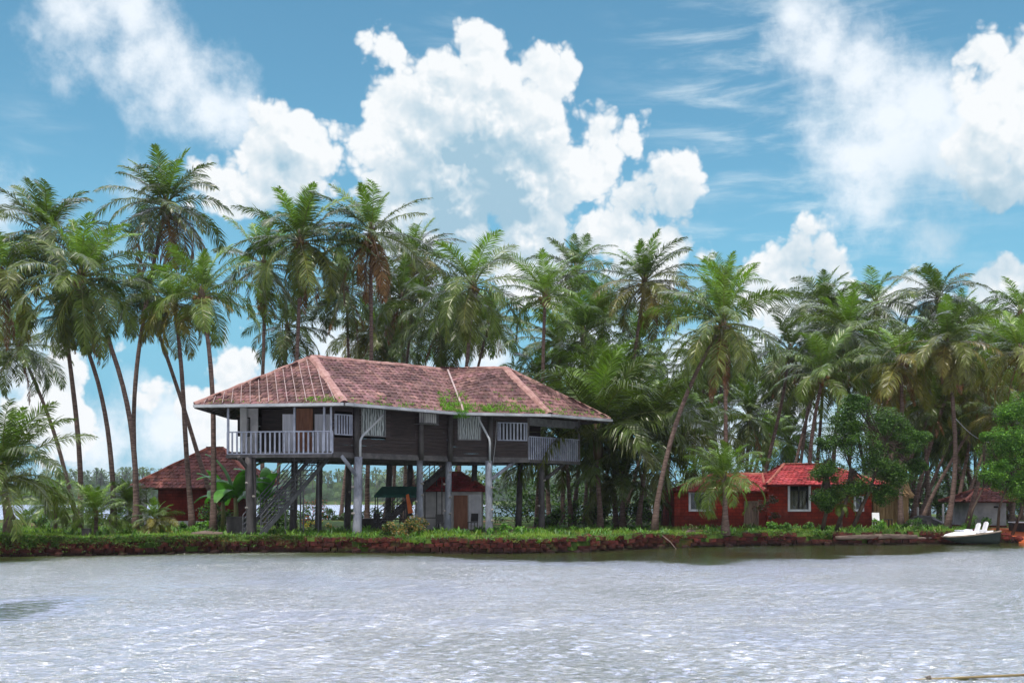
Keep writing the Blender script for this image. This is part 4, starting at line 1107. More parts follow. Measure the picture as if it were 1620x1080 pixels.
# banana plants behind the stair
def banana(px, Y, hpx, lab, seed=0):
    r = random.Random(seed); b = gp(px, Y); t = thing('banana_plant', lab, 'plant', b); k = Y / F; hh = hpx * k
    mb = MB(); mb.tube([b, b + Vector((.05, 0, hh * .3)), b + Vector((0, 0, hh * .55))], [.14, .12, .08], 9); mb.build('stem', simple('banana_stem', (.10, .14, .04), (.20, .17, .08), 4., .6), t, smooth=True)
    mb = MB(); mb.col()
    for i in range(11):
        a = i * 2.4 + r.uniform(-.3, .3); el_ = R(r.uniform(30, 78)); L = hh * r.uniform(.5, .75); d0 = Vector((math.cos(a) * math.cos(el_), math.sin(a) * math.cos(el_), math.sin(el_)))
        q = b + Vector((0, 0, hh * .5)); pr = []; n = 8
        side = Vector((-math.sin(a), math.cos(a), 0)); d = d0.copy()
        for j in range(n + 1):
            s = j / n; w_ = .26 * math.sin(math.pi * min(1, .12 + s * .86)) ** .7 * L / 1.8; pr.append((q + side * w_ + Vector((0, 0, -.06)), q.copy(), q - side * w_ + Vector((0, 0, -.06))))
            q = q + d * L / n; d = (d + Vector((0, 0, -.16 * (1 + s)))).normalized()
        vs = [p for tr in pr for p in tr]; fs = []
        for j in range(n): o_ = j * 3; fs += [(o_, o_ + 1, o_ + 4, o_ + 3), (o_ + 1, o_ + 2, o_ + 5, o_ + 4)]
        kk = r.uniform(.7, 1.2); mb.add(vs, fs, (.09 * kk, .28 * kk, .04 * kk))
    mb.build('leaves', M_leaf, t, smooth=True)
banana(372, 57.5, 120, 'banana plant with broad bright leaves left of the main staircase', 1)
banana(420, 60, 112, 'banana plant with broad leaves behind the main staircase', 2)
banana(352, 61, 100, 'banana plant beside the brick hut wall', 3)

# ------------------------------------------------------------------ other buildings
def hip_roof(parent, x0, x1, y0, y1, ez, rz, rx0, rx1, m_, tw=.27, tl=.34, capm=None, seed=0, name='roof'):
    ym = (y0 + y1) / 2
    c = [Vector((x0, y0, ez)), Vector((x1, y0, ez)), Vector((x1, y1, ez)), Vector((x0, y1, ez))]
    r0, r1 = Vector((rx0, ym, rz)), Vector((rx1, ym, rz))
    fac = [(c[0], c[1], [r0, r1]), (c[1], c[2], [r1]), (c[2], c[3], [r1, r0]), (c[3], c[0], [r0])]
    mb = MB(); mb.col(); roof_base(mb, None, fac, .04)
    mb.hexa([(p.x, p.y) for p in c], ez - .09, ez - .045, (.5, .5, .5))
    for i, f_ in enumerate(fac): tile_facet(mb, *f_, tw=tw, tl=tl, seed=seed + i)
    rf = mb.build(name, m_, parent)
    mb = MB()
    for a, b in ((r0, r1), (c[0], r0), (c[3], r0), (c[1], r1), (c[2], r1)):
        if (b - a).length > .05: cap(mb, a, b, .10, .08, 10)
    mb.build('ridge_cap', capm or M_tile_cap, rf)
    return rf
M_tile_cap = simple('clay_ridge', (.22, .07, .05), (.34, .12, .09), 3., .8, .3)
# brick hut at left
Yh = 70.
hut = thing('brick_hut', 'dark red brick hut with an old brown tiled hip roof left of the stilt house', 'hut', (PX(300, Yh), Yh + 2.5, .6))
xa, xb = PX(250, Yh), PX(372, Yh)
zw = PZ(770, Yh)
mb = MB(); mb.box(xa, xb, Yh, Yh + 5, .5, zw + .1); hw = mb.build('wall', M_brick_dk, hut)
mb = MB(); mb.box(xa - .05, xb + .05, Yh - .1, Yh + 5.1, .35, ground_z(xa, Yh) + .25); mb.build('plinth', M_offw, hut)
hip_roof(hut, PX(212, Yh), PX(420, Yh), Yh - 1.1, Yh + 6.2, PZ(771, Yh), PZ(709, Yh + 2.5), PX(328, Yh + 2.5), PX(352, Yh + 2.5), M_tile_dk, seed=30)
mb = MB(); mb.box(PX(226, Yh), PX(233, Yh), Yh - .3, Yh - .05, .4, zw); mb.build('porch_post', M_offw, hut)
# white outhouse behind the stilts
Yo = 63.
oh = thing('white_outhouse', 'small whitewashed outhouse with a brown door and red tiled roof seen between the stilts', 'hut', (PX(725, Yo), Yo + 1.5, .6))
mb = MB(); mb.box(PX(668, Yo), PX(762, Yo), Yo, Yo + 3, .45, PZ(777, Yo)); ow = mb.build('wall', M_offw, oh)
mb = MB(); mb.box(PX(718, Yo), PX(740, Yo), Yo - .05, Yo - .004, .7, PZ(783, Yo)); od = mb.build('door', M_door, oh)
mb = MB()
for i in range(9): mb.box(PX(742, Yo) + i * .075, PX(742, Yo) + i * .075 + .05, Yo - .03, Yo - .003, .9, PZ(782, Yo))
mb.build('corrugated_panel', M_white, oh)
hip_roof(oh, PX(652, Yo), PX(772, Yo), Yo - .6, Yo + 3.6, PZ(775, Yo), PZ(748, Yo + 1.5), PX(700, Yo + 1.5), PX(728, Yo + 1.5), M_tile_new, seed=40)
# red cottage
Yr = 65.5
ct = thing('red_cottage', 'long red laterite cottage with white-framed windows and bright red tiled hip roofs', 'cottage', (PX(1220, Yr), Yr + 3, .6))
gz = .55
zl = PZ(778, Yr); zr = PZ(766, Yr)
def wall_holes(name, x0, x1, y, z0, z1, holes, m_, parent, th=.25):
    xsn = sorted({x0, x1, *[h[0] for h in holes], *[h[1] for h in holes]}); mb = MB()
    zsn = sorted({z0, z1, *[h[2] for h in holes], *[h[3] for h in holes]})
    for i in range(len(xsn) - 1):
        for j in range(len(zsn) - 1):
            xm, zm = (xsn[i] + xsn[i + 1]) / 2, (zsn[j] + zsn[j + 1]) / 2
            if any(h[0] < xm < h[1] and h[2] < zm < h[3] for h in holes): continue
            a, b, c, d = xsn[i], xsn[i + 1], zsn[j], zsn[j + 1]
            mb.add([(a, y, c), (b, y, c), (b, y, d), (a, y, d)], [(0, 1, 2, 3)])
    for h in holes:
        a, b, c, d = h
        mb.add([(a, y, c), (b, y, c), (b, y + th, c), (a, y + th, c)], [(0, 1, 2, 3)]); mb.add([(a, y, d), (b, y, d), (b, y + th, d), (a, y + th, d)], [(3, 2, 1, 0)])
        mb.add([(a, y, c), (a, y, d), (a, y + th, d), (a, y + th, c)], [(0, 1, 2, 3)]); mb.add([(b, y, c), (b, y, d), (b, y + th, d), (b, y + th, c)], [(3, 2, 1, 0)])
    return mb
def hole(p0, p1, q0, q1, Y): return (PX(p0, Y), PX(p1, Y), PZ(q1, Y), PZ(q0, Y))
h1 = hole(1090, 1124, 778.3, 808, Yr); hd = hole(1177, 1200, 792, 834, Yr); h2 = hole(1246, 1281, 766.5, 808, Yr); h3 = hole(1350, 1365, 785, 808, Yr)
mb = wall_holes('wall', PX(1067, Yr), PX(1212, Yr), Yr, .35, zl, [h1, hd], M_brick, ct)
mb.box(PX(1067, Yr), PX(1067, Yr) + .25, Yr + .001, Yr + 5, .35, zl); mb.box(PX(1067, Yr) + .3, PX(1212, Yr), Yr + 4.8, Yr + 5, .35, zl)
mb.build('wall', M_brick, ct)
mb = wall_holes('wall', PX(1212, Yr) + .01, PX(1378, Yr), Yr - .12, .35, zr, [h2, h3], M_brick, ct)
mb.box(PX(1378, Yr) - .25, PX(1378, Yr), Yr - .119, Yr + 5, .35, zr - .3); mb.box(PX(1212, Yr), PX(1378, Yr) - .3, Yr + 4.8, Yr + 5, .35, zr); mb.box(PX(1212, Yr) + .01, PX(1212, Yr) + .2, Yr - .119, Yr + 4.7, .35, zr)
cw = mb.build('wall', M_brick, ct)
mb = MB()   # projecting string course
mb.box(PX(1067, Yr) - .03, PX(1378, Yr) + .03, Yr - .17, Yr - .121, .35, .75); mb.build('plinth', M_brick_dk, ct)
def glaz_window(h, y, parent, mull=1, curtain=False, fr_=.10):
    a, b, c, d = h; mb = MB()
    mb.box(a - .02, a + fr_, y - .06, y + .05, c - .02, d + .02); mb.box(b - fr_, b + .02, y - .06, y + .05, c - .02, d + .02)
    mb.box(a + fr_, b - fr_, y - .06, y + .05, d - fr_ * .6, d + .02); mb.box(a + fr_, b - fr_, y - .08, y + .05, c - .02, c + fr_)
    w = mb.build('window', M_white, parent)
    mb = MB(); n = mull + 1; W_ = (b - a - 2 * fr_)
    for i in range(n + 1): x = a + fr_ + W_ * i / n; mb.box(x - .03, x + .03, y + .03, y + .08, c + fr_, d - fr_ * .6)
    z_ = lerp(c, d, .80); mb.box(a + fr_, b - fr_, y + .028, y + .082, z_ - .03, z_ + .03)
    mb.build('sash', M_blackp, w)
    mb = MB(); mb.box(a + fr_, b - fr_, y + .10, y + .11, c + fr_, d - fr_ * .6); mb.build('pane', M_glass, w)
    if curtain:
        mb = MB()
        for i in range(8):
            x = a + fr_ + W_ * (.06 + .88 * i / 8); mb.box(x, x + W_ * (.07 if i % 2 else .10), y + .16, y + .19 + .02 * (i % 2), c + fr_, z_ - .05)
        mb.build('curtain', simple('beige_curtain', (.26, .20, .14), (.36, .29, .21), 2., .9, .3), w)
    mb = MB(); mb.box(a, b, y + .45, y + .5, c, d); mb.build('room_dark_backing', M_dark, w)  # near-black sheet, the darkness of the unlit room put into its colour
def b_glass(t, out):
    g_ = t.n('ShaderNodeBsdfGlossy', {'Color': (.8, .85, .9, 1), 'Roughness': .04}); tr = t.n('ShaderNodeBsdfTransparent', {'Color': (.75, .8, .8, 1)})
    t.put(out.inputs[0], t.n('ShaderNodeMixShader', {0: .035, 1: tr.outputs[0], 2: g_.outputs[0]}))
M_glass = mat('window_glass', b_glass)
glaz_window(h1, Yr, ct, 1); glaz_window(h2, Yr - .12, ct, 1, True); glaz_window(h3, Yr - .12, ct, 0)
a, b, c, d = hd; mb = MB(); mb.box(a, b, Yr + .1, Yr + .15, c, d); mb.box(a, a + .06, Yr - .04, Yr + .1, c, d); mb.box(b - .06, b, Yr - .04, Yr + .1, c, d); mb.box(a + .06, b - .06, Yr - .04, Yr + .1, d - .08, d)
cd = mb.build('door', simple('weathered_door', (.12, .085, .07), (.22, .15, .11), 3., .7, .3, 8., (4, 4, .5)), ct)
mb = MB(); mb.box(b - .16, b - .12, Yr + .04, Yr + .1, c + 1., c + 1.12); mb.build('handle', M_metal, cd)
mb = MB(); mb.box(a - .3, b + .3, Yr - .9, Yr - .18, .4, .78); mb.build('doorstep', M_brick_dk, ct)
hip_roof(ct, PX(1208, Yr), PX(1395, Yr), Yr - .9, Yr + 5.8, PZ(766, Yr), PZ(735, Yr + 2.5), PX(1240, Yr + 2.5), PX(1300, Yr + 2.5), M_tile_new, seed=50)
hip_roof(ct, PX(1078, Yr), PX(1206, Yr), Yr - .8, Yr + 5.8, PZ(776, Yr), PZ(750, Yr + 2.5), PX(1130, Yr + 2.5), PX(1206, Yr + 2.5), M_tile_new, seed=55)
# thatch-clad shed
Ys = 66.5
sh = thing('thatched_shed', 'shed walled with dry straw-coloured palm thatch at the right end of the red cottage', 'shed', (PX(1405, Ys), Ys + 1, .6))
mb = MB(); x = PX(1381, Ys); r = random.Random(3)
while x < PX(1436, Ys):
    w_ = r.uniform(.03, .08); mb.box(x, x + w_, Ys + r.uniform(-.05, .05), Ys + .12, .5 + r.uniform(0, .15), PZ(775, Ys) + r.uniform(-.1, .1)); x += w_ * .8
mb.build('thatch_wall', M_thatch, sh)
mb = MB(); mb.box(PX(1381, Ys), PX(1436, Ys), Ys + .13, Ys + 2.2, .5, PZ(778, Ys)); mb.build('rear_wall', M_thatch, sh)
mb = MB(); 
for k in range(150):
    x = lerp(PX(1374, Ys), PX(1442, Ys), r.random()); z = PZ(778, Ys)
    mb.bar((x, Ys - .45 + r.uniform(-.1, .1), z - r.uniform(.1, .35)), (x + r.uniform(-.15, .15), Ys + 1.2, z + .75 + r.uniform(-.1, .1)), .07, .03)
    mb.bar((x, Ys + 2.6, z - .1), (x + r.uniform(-.15, .15), Ys + 1.2, z + .75), .07, .03)
mb.build('thatch_roof', M_thatch, sh)
# small grey hut at the right
Yg = 70.
gh = thing('grey_hut', 'small grey plastered hut with a red tiled roof under the bright green tree', 'hut', (PX(1560, Yg), Yg + 1.5, .6))
mb = MB(); mb.box(PX(1534, Yg), PX(1592, Yg), Yg, Yg + 3, .3, PZ(793, Yg)); gw = mb.build('wall', simple('grey_plaster', (.20, .20, .22), (.34, .34, .36), 1.2, .85, .2), gh)
mb = MB(); mb.box(PX(1572, Yg), PX(1579, Yg), Yg - .01, Yg + .02, PZ(803, Yg), PZ(800, Yg)); mb.build('vent', M_dark, gw)
hip_roof(gh, PX(1520, Yg), PX(1604, Yg), Yg - .6, Yg + 3.6, PZ(792.5, Yg), PZ(774, Yg + 1.5), PX(1545, Yg + 1.5), PX(1578, Yg + 1.5), M_tile_dk, seed=60)
mb = MB(); mb.box(PX(1534, Yg) - .02, PX(1592, Yg) + .02, Yg - .02, Yg + 3.02, .28, .72); mb.build('plinth', M_brick_dk, gh)

# ------------------------------------------------------------------ boat
Yb = 58.6
bt = thing('pedal_boat', 'white-decked boat with a dark green hull and two white seats drawn up on the bank', 'boat', (PX(1535, Yb), Yb, .15))
xl, xr = PX(1493, Yb), PX(1578, Yb); Lb = xr - xl
def sect(s):   # half width, deck z, keel z
    w_ = .68 * (math.sin(math.pi * min(1, .10 + s * .75)) ** .6); dz = lerp(PZ(849, Yb), PZ(840, Yb), s ** 1.3); kz = lerp(.05, .03, s) + .30 * (1 - s) ** 5
    return w_, dz, kz
mb = MB(); n = 18; vs = []; fs = []
for i in range(n + 1):
    s = i / n; w_, dz, kz = sect(s); x = xl + Lb * s; w_ = w_ if i else .05
    vs += [(x, Yb - w_, dz), (x, Yb - w_ * .92, lerp(kz, dz, .45)), (x, Yb - w_ * .6, kz), (x, Yb + w_ * .6, kz), (x, Yb + w_ * .92, lerp(kz, dz, .45)), (x, Yb + w_, dz)]
for i in range(n):
    for k in range(5): fs.append((i * 6 + k, i * 6 + k + 1, i * 6 + 7 + k, i * 6 + 6 + k))
fs += [(0, 1, 2, 3, 4, 5), tuple(range(n * 6, n * 6 + 6))[::-1]]
mb.add(vs, fs); hull = mb.build('hull', M_hull, bt, smooth=True)
mb = MB()
for sg in (-1, 1):
    mb.tube([(xl + Lb * i / n, Yb + sg * ((sect(i / n)[0] if i else .05) + .01), sect(i / n)[1] + .02) for i in range(n + 1)], [.045] * (n + 1), 6)
mb.build('gunwale', M_rim, bt, smooth=True)
mb = MB(); vs = []; fs = []; nd_ = 16
for i in range(nd_ + 1):
    s = i / nd_ * .98; w_, dz, kz = sect(s); w_ = (w_ if i else .05) * .94; x = xl + Lb * s
    hump = (.17 * math.sin(math.pi * min(1, s / .62)) ** .7 if s < .62 else 0) * 1.0
    well = -.12 if s > .55 else 0
    vs += [(x, Yb - w_, dz + .03), (x, Yb - w_ * .75, dz + .05 + hump * .9 + well), (x, Yb, dz + .07 + hump + well), (x, Yb + w_ * .75, dz + .05 + hump * .9 + well), (x, Yb + w_, dz + .03)]
for i in range(nd_):
    for k in range(4): fs.append((i * 5 + k, i * 5 + k + 1, i * 5 + 6 + k, i * 5 + 5 + k))
mb.add(vs, fs); mb.build('deck', M_seat, bt)
for px, yo in ((1541, -.15), (1557, .15)):
    x = PX(px, Yb); zb = sect((x - xl) / Lb)[1]
    mb = MB(); mb.obox((x - .12, Yb + yo, zb + .12), (.24, 0, .0), (0, .24, 0), (0, 0, .05)); mb.obox((x + .12, Yb + yo, zb + .33), (.035, 0, -.01), (0, .22, 0), (.06, 0, .20))
    mb.obox((x + .175, Yb + yo, zb + .545), (.03, 0, 0), (0, .14, 0), (.01, 0, .04))
    mb.build('seat', M_seat, bt)
mb = MB(); x_ = PX(1549, Yb); zb = sect((x_ - xl) / Lb)[1]
mb.obox((x_ - .02, Yb, zb - .02), (.62, 0, .03), (0, .40, 0), (0, 0, .05)); mb.build('footwell_shade', M_dark, bt)  # dark block whose colour stands for the shade between seats and deck
mb = MB(); x_ = PX(1527, Yb); zb = sect((x_ - xl) / Lb)[1]
mb.obox((x_, Yb, zb + .20), (.22, 0, .06), (0, .42, 0), (-.01, 0, .05)); mb.obox((x_ - .30, Yb, zb + .24), (.12, 0, .0), (0, .34, 0), (0, 0, .03)); mb.build('dashboard', M_curtain, bt)
mb = MB(); p0 = Vector((xl + .1, Yb + .1, PZ(849, Yb))); p1 = gp(1478, 60.4, .1)
mb.tube([p0.lerp(p1, i / 8) + Vector((0, 0, -.12 * math.sin(math.pi * i / 8))) for i in range(9)], [.014] * 9, 5)
tag(mb.build('mooring_rope', M_rim, None, origin=p0), 'thin mooring rope running from the bow of the beached boat to the grass', 'rope')
# second boat at the right edge
b2 = thing('rowing_boat', 'dark grey rowing boat with a white rail at the right edge of the picture', 'boat', (PX(1612, 64), 64, .4))
mb = MB(); vs = []; fs = []
for i in range(9):
    s = i / 8; w_ = .5 * math.sin(math.pi * (.08 + .84 * s)) ** .5; x = PX(1598, 64) + 2.6 * s; vs += [(x, 64 - w_, 1.0), (x, 64 - w_ * .6, .5), (x, 64 + w_ * .6, .5), (x, 64 + w_, 1.0)]
for i in range(8):
    for k in range(3): fs.append((i * 4 + k, i * 4 + k + 1, i * 4 + 5 + k, i * 4 + 4 + k))
fs += [(0, 1, 2, 3), (32, 33, 34, 35)]
mb.add(vs, fs); mb.build('hull', M_blackp, b2)
mb = MB()
for sg in (-1, 1): mb.tube([(PX(1598, 64) + 2.6 * i / 8, 64 + sg * .5 * math.sin(math.pi * (.08 + .84 * i / 8)) ** .5, 1.03) for i in range(9)], [.03] * 9, 6)
mb.build('gunwale', M_white, b2)

# ------------------------------------------------------------------ logs, ropes, small things
def logt(pts, rads, name, lab, cat, m_=None, n=12):
    mb = MB(); mb.tube(pts, rads, n, jit=.06); o = mb.build(name, m_ or M_log, None, smooth=True, origin=pts[0]); return tag(o, lab, cat)
def bp(px, dy=-.15, z=.4):
    Y = 58.; 
    for _ in range(6): Y = bankY(PX(px, Y)) + dy
    return Vector((PX(px, Y), Y, z))
logt([bp(1322, -.1, .36), bp(1360, -.12, .40), bp(1405, -.1, .42), bp(1450, -.05, .38)], [.09, .12, .13, .12], 'fallen_log', 'thick grey palm log lying along the edge of the bank left of the boat', 'log')
logt([bp(1452, -.05, .30), bp(1475, 0, .32), bp(1493, .1, .30)], [.07, .06, .06], 'driftwood_branch', 'thin grey branch lying between the thick log and the beached boat', 'branch')
logt([gp(304, 50.9, .12), gp(325, 50.9, .16), gp(352, 50.9, .12)], [.10, .13, .11], 'fallen_log', 'short brown log lying on the grass near the foot of the left palms', 'log')
logt([P3(1340, 1081, 14.6), P3(1420, 1077, 14.6), P3(1470, 1073.5, 14.6), P3(1560, 1069.5, 14.6), P3(1640, 1066, 14.6)], [.012, .014, .016, .018, .018], 'bamboo_pole', 'thin bamboo pole with a knot reaching over the water in the near corner', 'pole', M_bamboo, 8)
mb = MB(); 
for k in range(14): 
    c_ = P3(1470, 1072, 14.58) + Vector((rnd.uniform(-.03, .03), rnd.uniform(-.02, .02), rnd.uniform(-.02, .03))); d_ = Vector((rnd.uniform(-1, 1), rnd.uniform(-1, 1), rnd.uniform(-1, 1))).normalized() * .03; mb.tube([c_ - d_, c_, c_ + d_], [.004, .009, .004], 5)
tag(mb.build('rope_knot', M_rim, None, origin=P3(1470, 1072, 14.58)), 'grey rope knot tied round the bamboo pole over the water', 'knot')
# rope between trunks at right
mb = MB(); pts = [Vector(P3(1512, 662, 63.8)).lerp(P3(1566, 700, 64.5), i / 8) + Vector((0, 0, -.25 * math.sin(math.pi * i / 8))) for i in range(9)]
mb.tube(pts, [.02] * 9, 5); tag(mb.build('hammock_rope', M_gutter, None, origin=pts[0]), 'pale rope stretched between palm trunks behind the boat', 'rope')
mb = MB(); p0 = bp(1047, -.25, .62); mb.tube([p0, p0 + Vector((.35, -.35, -.3)), p0 + Vector((.6, -.7, -.65))], [.03, .022, .012], 6)
tag(mb.build('dead_branch', M_log, None, origin=p0), 'bare pale branch hanging from the bank into the water', 'branch')
# green canopy stall
Yc = 60.
cn_ = thing('canopy_stall', 'stall with a dark green canvas canopy standing under the stilt house', 'stall', (PX(628, Yc), Yc, .6))
x0, x1 = PX(594, Yc), PX(662, Yc); zt_, zb_ = PZ(769, Yc), PZ(783, Yc)
mb = MB(); mb.add([(x0, Yc - .6, zb_), (x1, Yc - .6, zb_), (x1 - .1, Yc, zt_), (x0 + .35, Yc, zt_), (x1, Yc + .7, zb_), (x0, Yc + .7, zb_)], [(0, 1, 2, 3), (3, 2, 4, 5), (0, 3, 5), (1, 4, 2)])
mb.box(x0, x1, Yc - .62, Yc - .6, zb_ - .12, zb_); cno = mb.build('canopy', M_cloth_g, cn_)
for x in (x0 + .05, x1 - .1):
    for yy in (Yc - .5, Yc + .6):
        mb = MB(); mb.bar((x, yy, .5), (x, yy, zb_), .05); mb.build('leg', M_blackp, cn_)
mb = MB(); mb.box(x0 + .3, x1 - .2, Yc - .3, Yc + .3, 1.25, 1.31); mb.build('counter', M_dkwood, cn_)
def small_chair(px, Y, m_, name, lab, cat='chair', s=1., rz=0., grp=None):
    b = gp(px, Y, 0); t = thing(name, lab, cat, b, grp); 
    rot = Matrix.Rotation(rz, 3, 'Z'); q = lambda x, y_, z: b + rot @ Vector((x, y_, z)) * s
    mb = MB(); mb.obox(q(0, 0, .44), rot @ Vector((.22, 0, 0)) * s, rot @ Vector((0, .22, 0)) * s, (0, 0, .02)); mb.build('seat', m_, t)
    mb = MB(); mb.obox(q(0, .23, .70), rot @ Vector((.21, 0, 0)) * s, rot @ Vector((0, .02, 0)) * s, rot @ Vector((0, .03, .22)) * s); mb.build('backrest', m_, t)
    for sx_ in (-1, 1):
        for sy in (-1, 1): mb = MB(); mb.bar(q(sx_ * .19, sy * .19, -.05), q(sx_ * .19, sy * .19, .43), .035 * s); mb.build('leg', m_, t)
small_chair(697, 60, M_blackp, 'garden_chair', 'black chair beside the white outhouse under the stilt house', rz=.3)
small_chair(748, 61.5, M_blackp, 'garden_chair', 'black chair by the brown door of the outhouse', rz=-.4)
small_chair(600, 61.8, M_blackp, 'garden_chair', 'black chair in the shade left of the green canopy', rz=.8)
small_chair(1388, 63.8, M_seat, 'plastic_chair', 'white plastic chair standing before the thatch-clad shed', s=1.0, rz=.1)
def table(px, Y, w_, name, lab, m_=M_blackp, h=.75):
    b = gp(px, Y, 0); t = thing(name, lab, 'table', b)
    mb = MB(); mb.box(b.x - w_, b.x + w_, Y - .35, Y + .35, b.z + h - .04, b.z + h); mb.build('tabletop', m_, t)
    for sx_ in (-1, 1):
        for sy in (-1, 1): mb = MB(); mb.bar((b.x + sx_ * (w_ - .05), Y + sy * .3, b.z - .05), (b.x + sx_ * (w_ - .05), Y + sy * .3, b.z + h - .04), .05); mb.build('leg', m_, t)
table(672, 61.5, .8, 'dining_table', 'dark table standing between the stilts in front of the outhouse')
table(1396, 64.5, .5, 'garden_table', 'low dark table beside the white plastic chair', h=.55)
mb = MB(); x = PX(646, 59.6)
mb.add([(x - .10, 59.3, 2.55), (x + .02, 59.3, 2.6), (x + .26, 59.28, 1.62), (x + .02, 59.25, 1.58), (x - .08, 59.34, 2.55), (x + .04, 59.34, 2.6), (x + .28, 59.33, 1.62), (x + .04, 59.33, 1.58)], [(0, 1, 2, 3), (7, 6, 5, 4), (0, 3, 7, 4), (1, 5, 6, 2), (0, 4, 5, 1), (3, 2, 6, 7)])
tag(mb.build('orange_cloth', M_cloth_o, None, origin=(x, 59.3, 1.6)), 'orange cloth hanging under the edge of the green canopy', 'cloth')
mb = MB(); x = PX(653, 59.9); mb.obox((x, 59.9, 1.37), (.16, 0, 0), (0, .15, 0), (0, 0, .055)); mb.obox((x, 59.9, 1.44), (.13, 0, 0), (0, .12, 0), (0, 0, .014))
tag(mb.build('white_tray', M_seat, None, origin=(x, 59.9, 1.32)), 'small white box on the stall counter under the green canopy', 'box')
# planter blocks around palm feet
for px, Y, w_, hh, lab in ((375, 56.0, .42, .85, 'dark square planter block beside the foot of the left staircase'), (588, 66.4, .6, .6, 'dark round-edged planter at the foot of a palm under the house'), (137, 49.6, .16, .35, 'small dark stone marker on the grass at the left bank')):
    b = gp(px, Y, -.05); mb = MB(); mb.hexa([(b.x - w_, Y - w_), (b.x + w_, Y - w_), (b.x + w_ * .96, Y + w_), (b.x - w_ * .97, Y + w_)], b.z, b.z + hh); mb.hexa([(b.x - w_ * 1.06, Y - w_ * 1.06), (b.x + w_ * 1.06, Y - w_ * 1.06), (b.x + w_, Y + w_), (b.x - w_, Y + w_)], b.z + hh, b.z + hh + .05)
    tag(mb.build('stone_planter' if w_ > .2 else 'stone_marker', M_postd, None, origin=b), lab, 'planter' if w_ > .2 else 'stone')
for i, (px, Y, s_) in enumerate(((1545, 60.0, .2), (1560, 60.2, .16), (1590, 60.6, .3), (1612, 60.7, .2), (855, 50.8, .16), (1093, 57.5, .22), (930, 52.2, .18))):
    b = gp(px, Y, 0); mb = MB(); r = random.Random(i + 50); vs = []; 
    nlat, nlon = 6, 9
    for a in range(nlat + 1):
        th = math.pi * a / nlat
        for k in range(nlon): ph = 6.283 * k / nlon; rr_ = s_ * r.uniform(.8, 1.15); vs.append((b.x + rr_ * 1.3 * math.sin(th) * math.cos(ph), Y + rr_ * math.sin(th) * math.sin(ph), b.z + rr_ * .75 * math.cos(th)))
    fs = [(a * nlon + k, a * nlon + (k + 1) % nlon, (a + 1) * nlon + (k + 1) % nlon, (a + 1) * nlon + k) for a in range(nlat) for k in range(nlon)]
    mb.add(vs, fs)
    tag(mb.build('laterite_stone', M_brick_dk if i != 5 else M_log, None, origin=b), ['reddish rock lying just right of the boat stern', 'small reddish rock on the bare soil behind the boat', 'biggest dark rock on the red soil at the right bank', 'reddish rock near the right picture edge', 'reddish rock on the bank edge below the right balcony', 'pale rock on the grass in front of the red cottage', 'dark rock at the foot of the low broad palm'][i], 'rock', 'loose rocks on the bank')
# black tarpaulin heap
b = gp(1462, 66, 0); mb = MB(); vs = []; r = random.Random(4)
for a in range(9):
    for k in range(7):
        u_, w_ = a / 8 * 2 - 1, k / 6 * 2 - 1; hgt = max(0, (1 - abs(u_) ** 3) * (1 - abs(w_) ** 3)) * .75 * r.uniform(.85, 1.1); vs.append((b.x + u_ * 1.35, b.y + w_ * .7, b.z + hgt - .02))
mb.add(vs, [(a * 7 + k, a * 7 + 7 + k, a * 7 + 8 + k, a * 7 + k + 1) for a in range(8) for k in range(6)])
tag(mb.build('tarpaulin_heap', M_blackp, None, origin=b), 'black tarpaulin-covered heap among the trunks right of the thatch-clad shed', 'heap')
# white post among the trunks
for px, Y, hh in ((1492, 67, 1.5), (1452, 69, 1.3)):
    b = gp(px, Y, -.1); mb = MB(); mb.tube([b, b + Vector((0, 0, hh)), b + Vector((0, 0, hh + .06))], [.07, .065, .03], 8)
    tag(mb.build('garden_post', M_offw, None, origin=b), 'short white post ' + ('just left of the beached boat' if px == 1492 else 'beside the black tarpaulin heap'), 'post')

# ------------------------------------------------------------------ grass and bank plants
gr = random.Random(77)
mb = MB(); mb.col()
for k in range(24000):
    x = gr.uniform(-26, 32); by = bankY(x); d = abs(gr.gauss(0, 1)) ** 1.3 * 5 if k > 5500 else abs(gr.gauss(0, .3))
    y_ = by + .30 + d
    nz = noise.noise(Vector((x * .35, y_ * .35, 0)))
    if nz < -.16 + (.0 if x < 0 else .08): continue
    if noise.noise(Vector((x * 1.3, 8.5, 3))) < -.12 and d < .5: continue
    if x > 27 : continue
    if 4.5 < x < 9 and gr.random() < .4: continue
    t = mixc((.085, .19, .025), (.14, .24, .035), max(0, min(1, nz + .5)))
    if x > -4 and gr.random() < .12: t = (.16, .13, .05)
    tuft(mb, (x, y_, ground_z(x, y_) - .02), 4, .10 + .22 * max(0, nz) + .05 * gr.random(), .02, t, .12, .6, gr)
tag(mb.build('grass', M_grassb), 'short green grass covering the top of the bank and the ground under the house', 'grass', kind='stuff')
mb = MB(); mb.col()      # creeping plants hanging over the wall on the left
for k in range(5200):
    x = -24 + 15 * gr.random() ** 1.25 if k < 4300 else gr.uniform(-10, 24); by = bankY(x)
    dens = .12 + .35 * noise.noise(Vector((x * .9, 0, 7)))
    zt_ = ground_z(x, by + .2); z = zt_ + .12 - abs(gr.gauss(0, 1)) * (.26 if k < 4300 else .07)
    if gr.random() > (.9 if x < -19 or z > zt_ - .12 else dens + .12): continue
    if z < .12: continue
    p = Vector((x, by - .30 - gr.random() * .08, z)); tone = gr.choice([(.07, .17, .03), (.10, .22, .03), (.05, .11, .025), (.13, .16, .04)])
    leaf_cloud(mb, [(p, .10)], 5, .085, [tone], gr)
tag(mb.build('creeping_plants', M_leaf), 'creeping green plants hanging over the laterite bank at the left', 'ground cover', kind='stuff')
mb = MB(); mb.col()
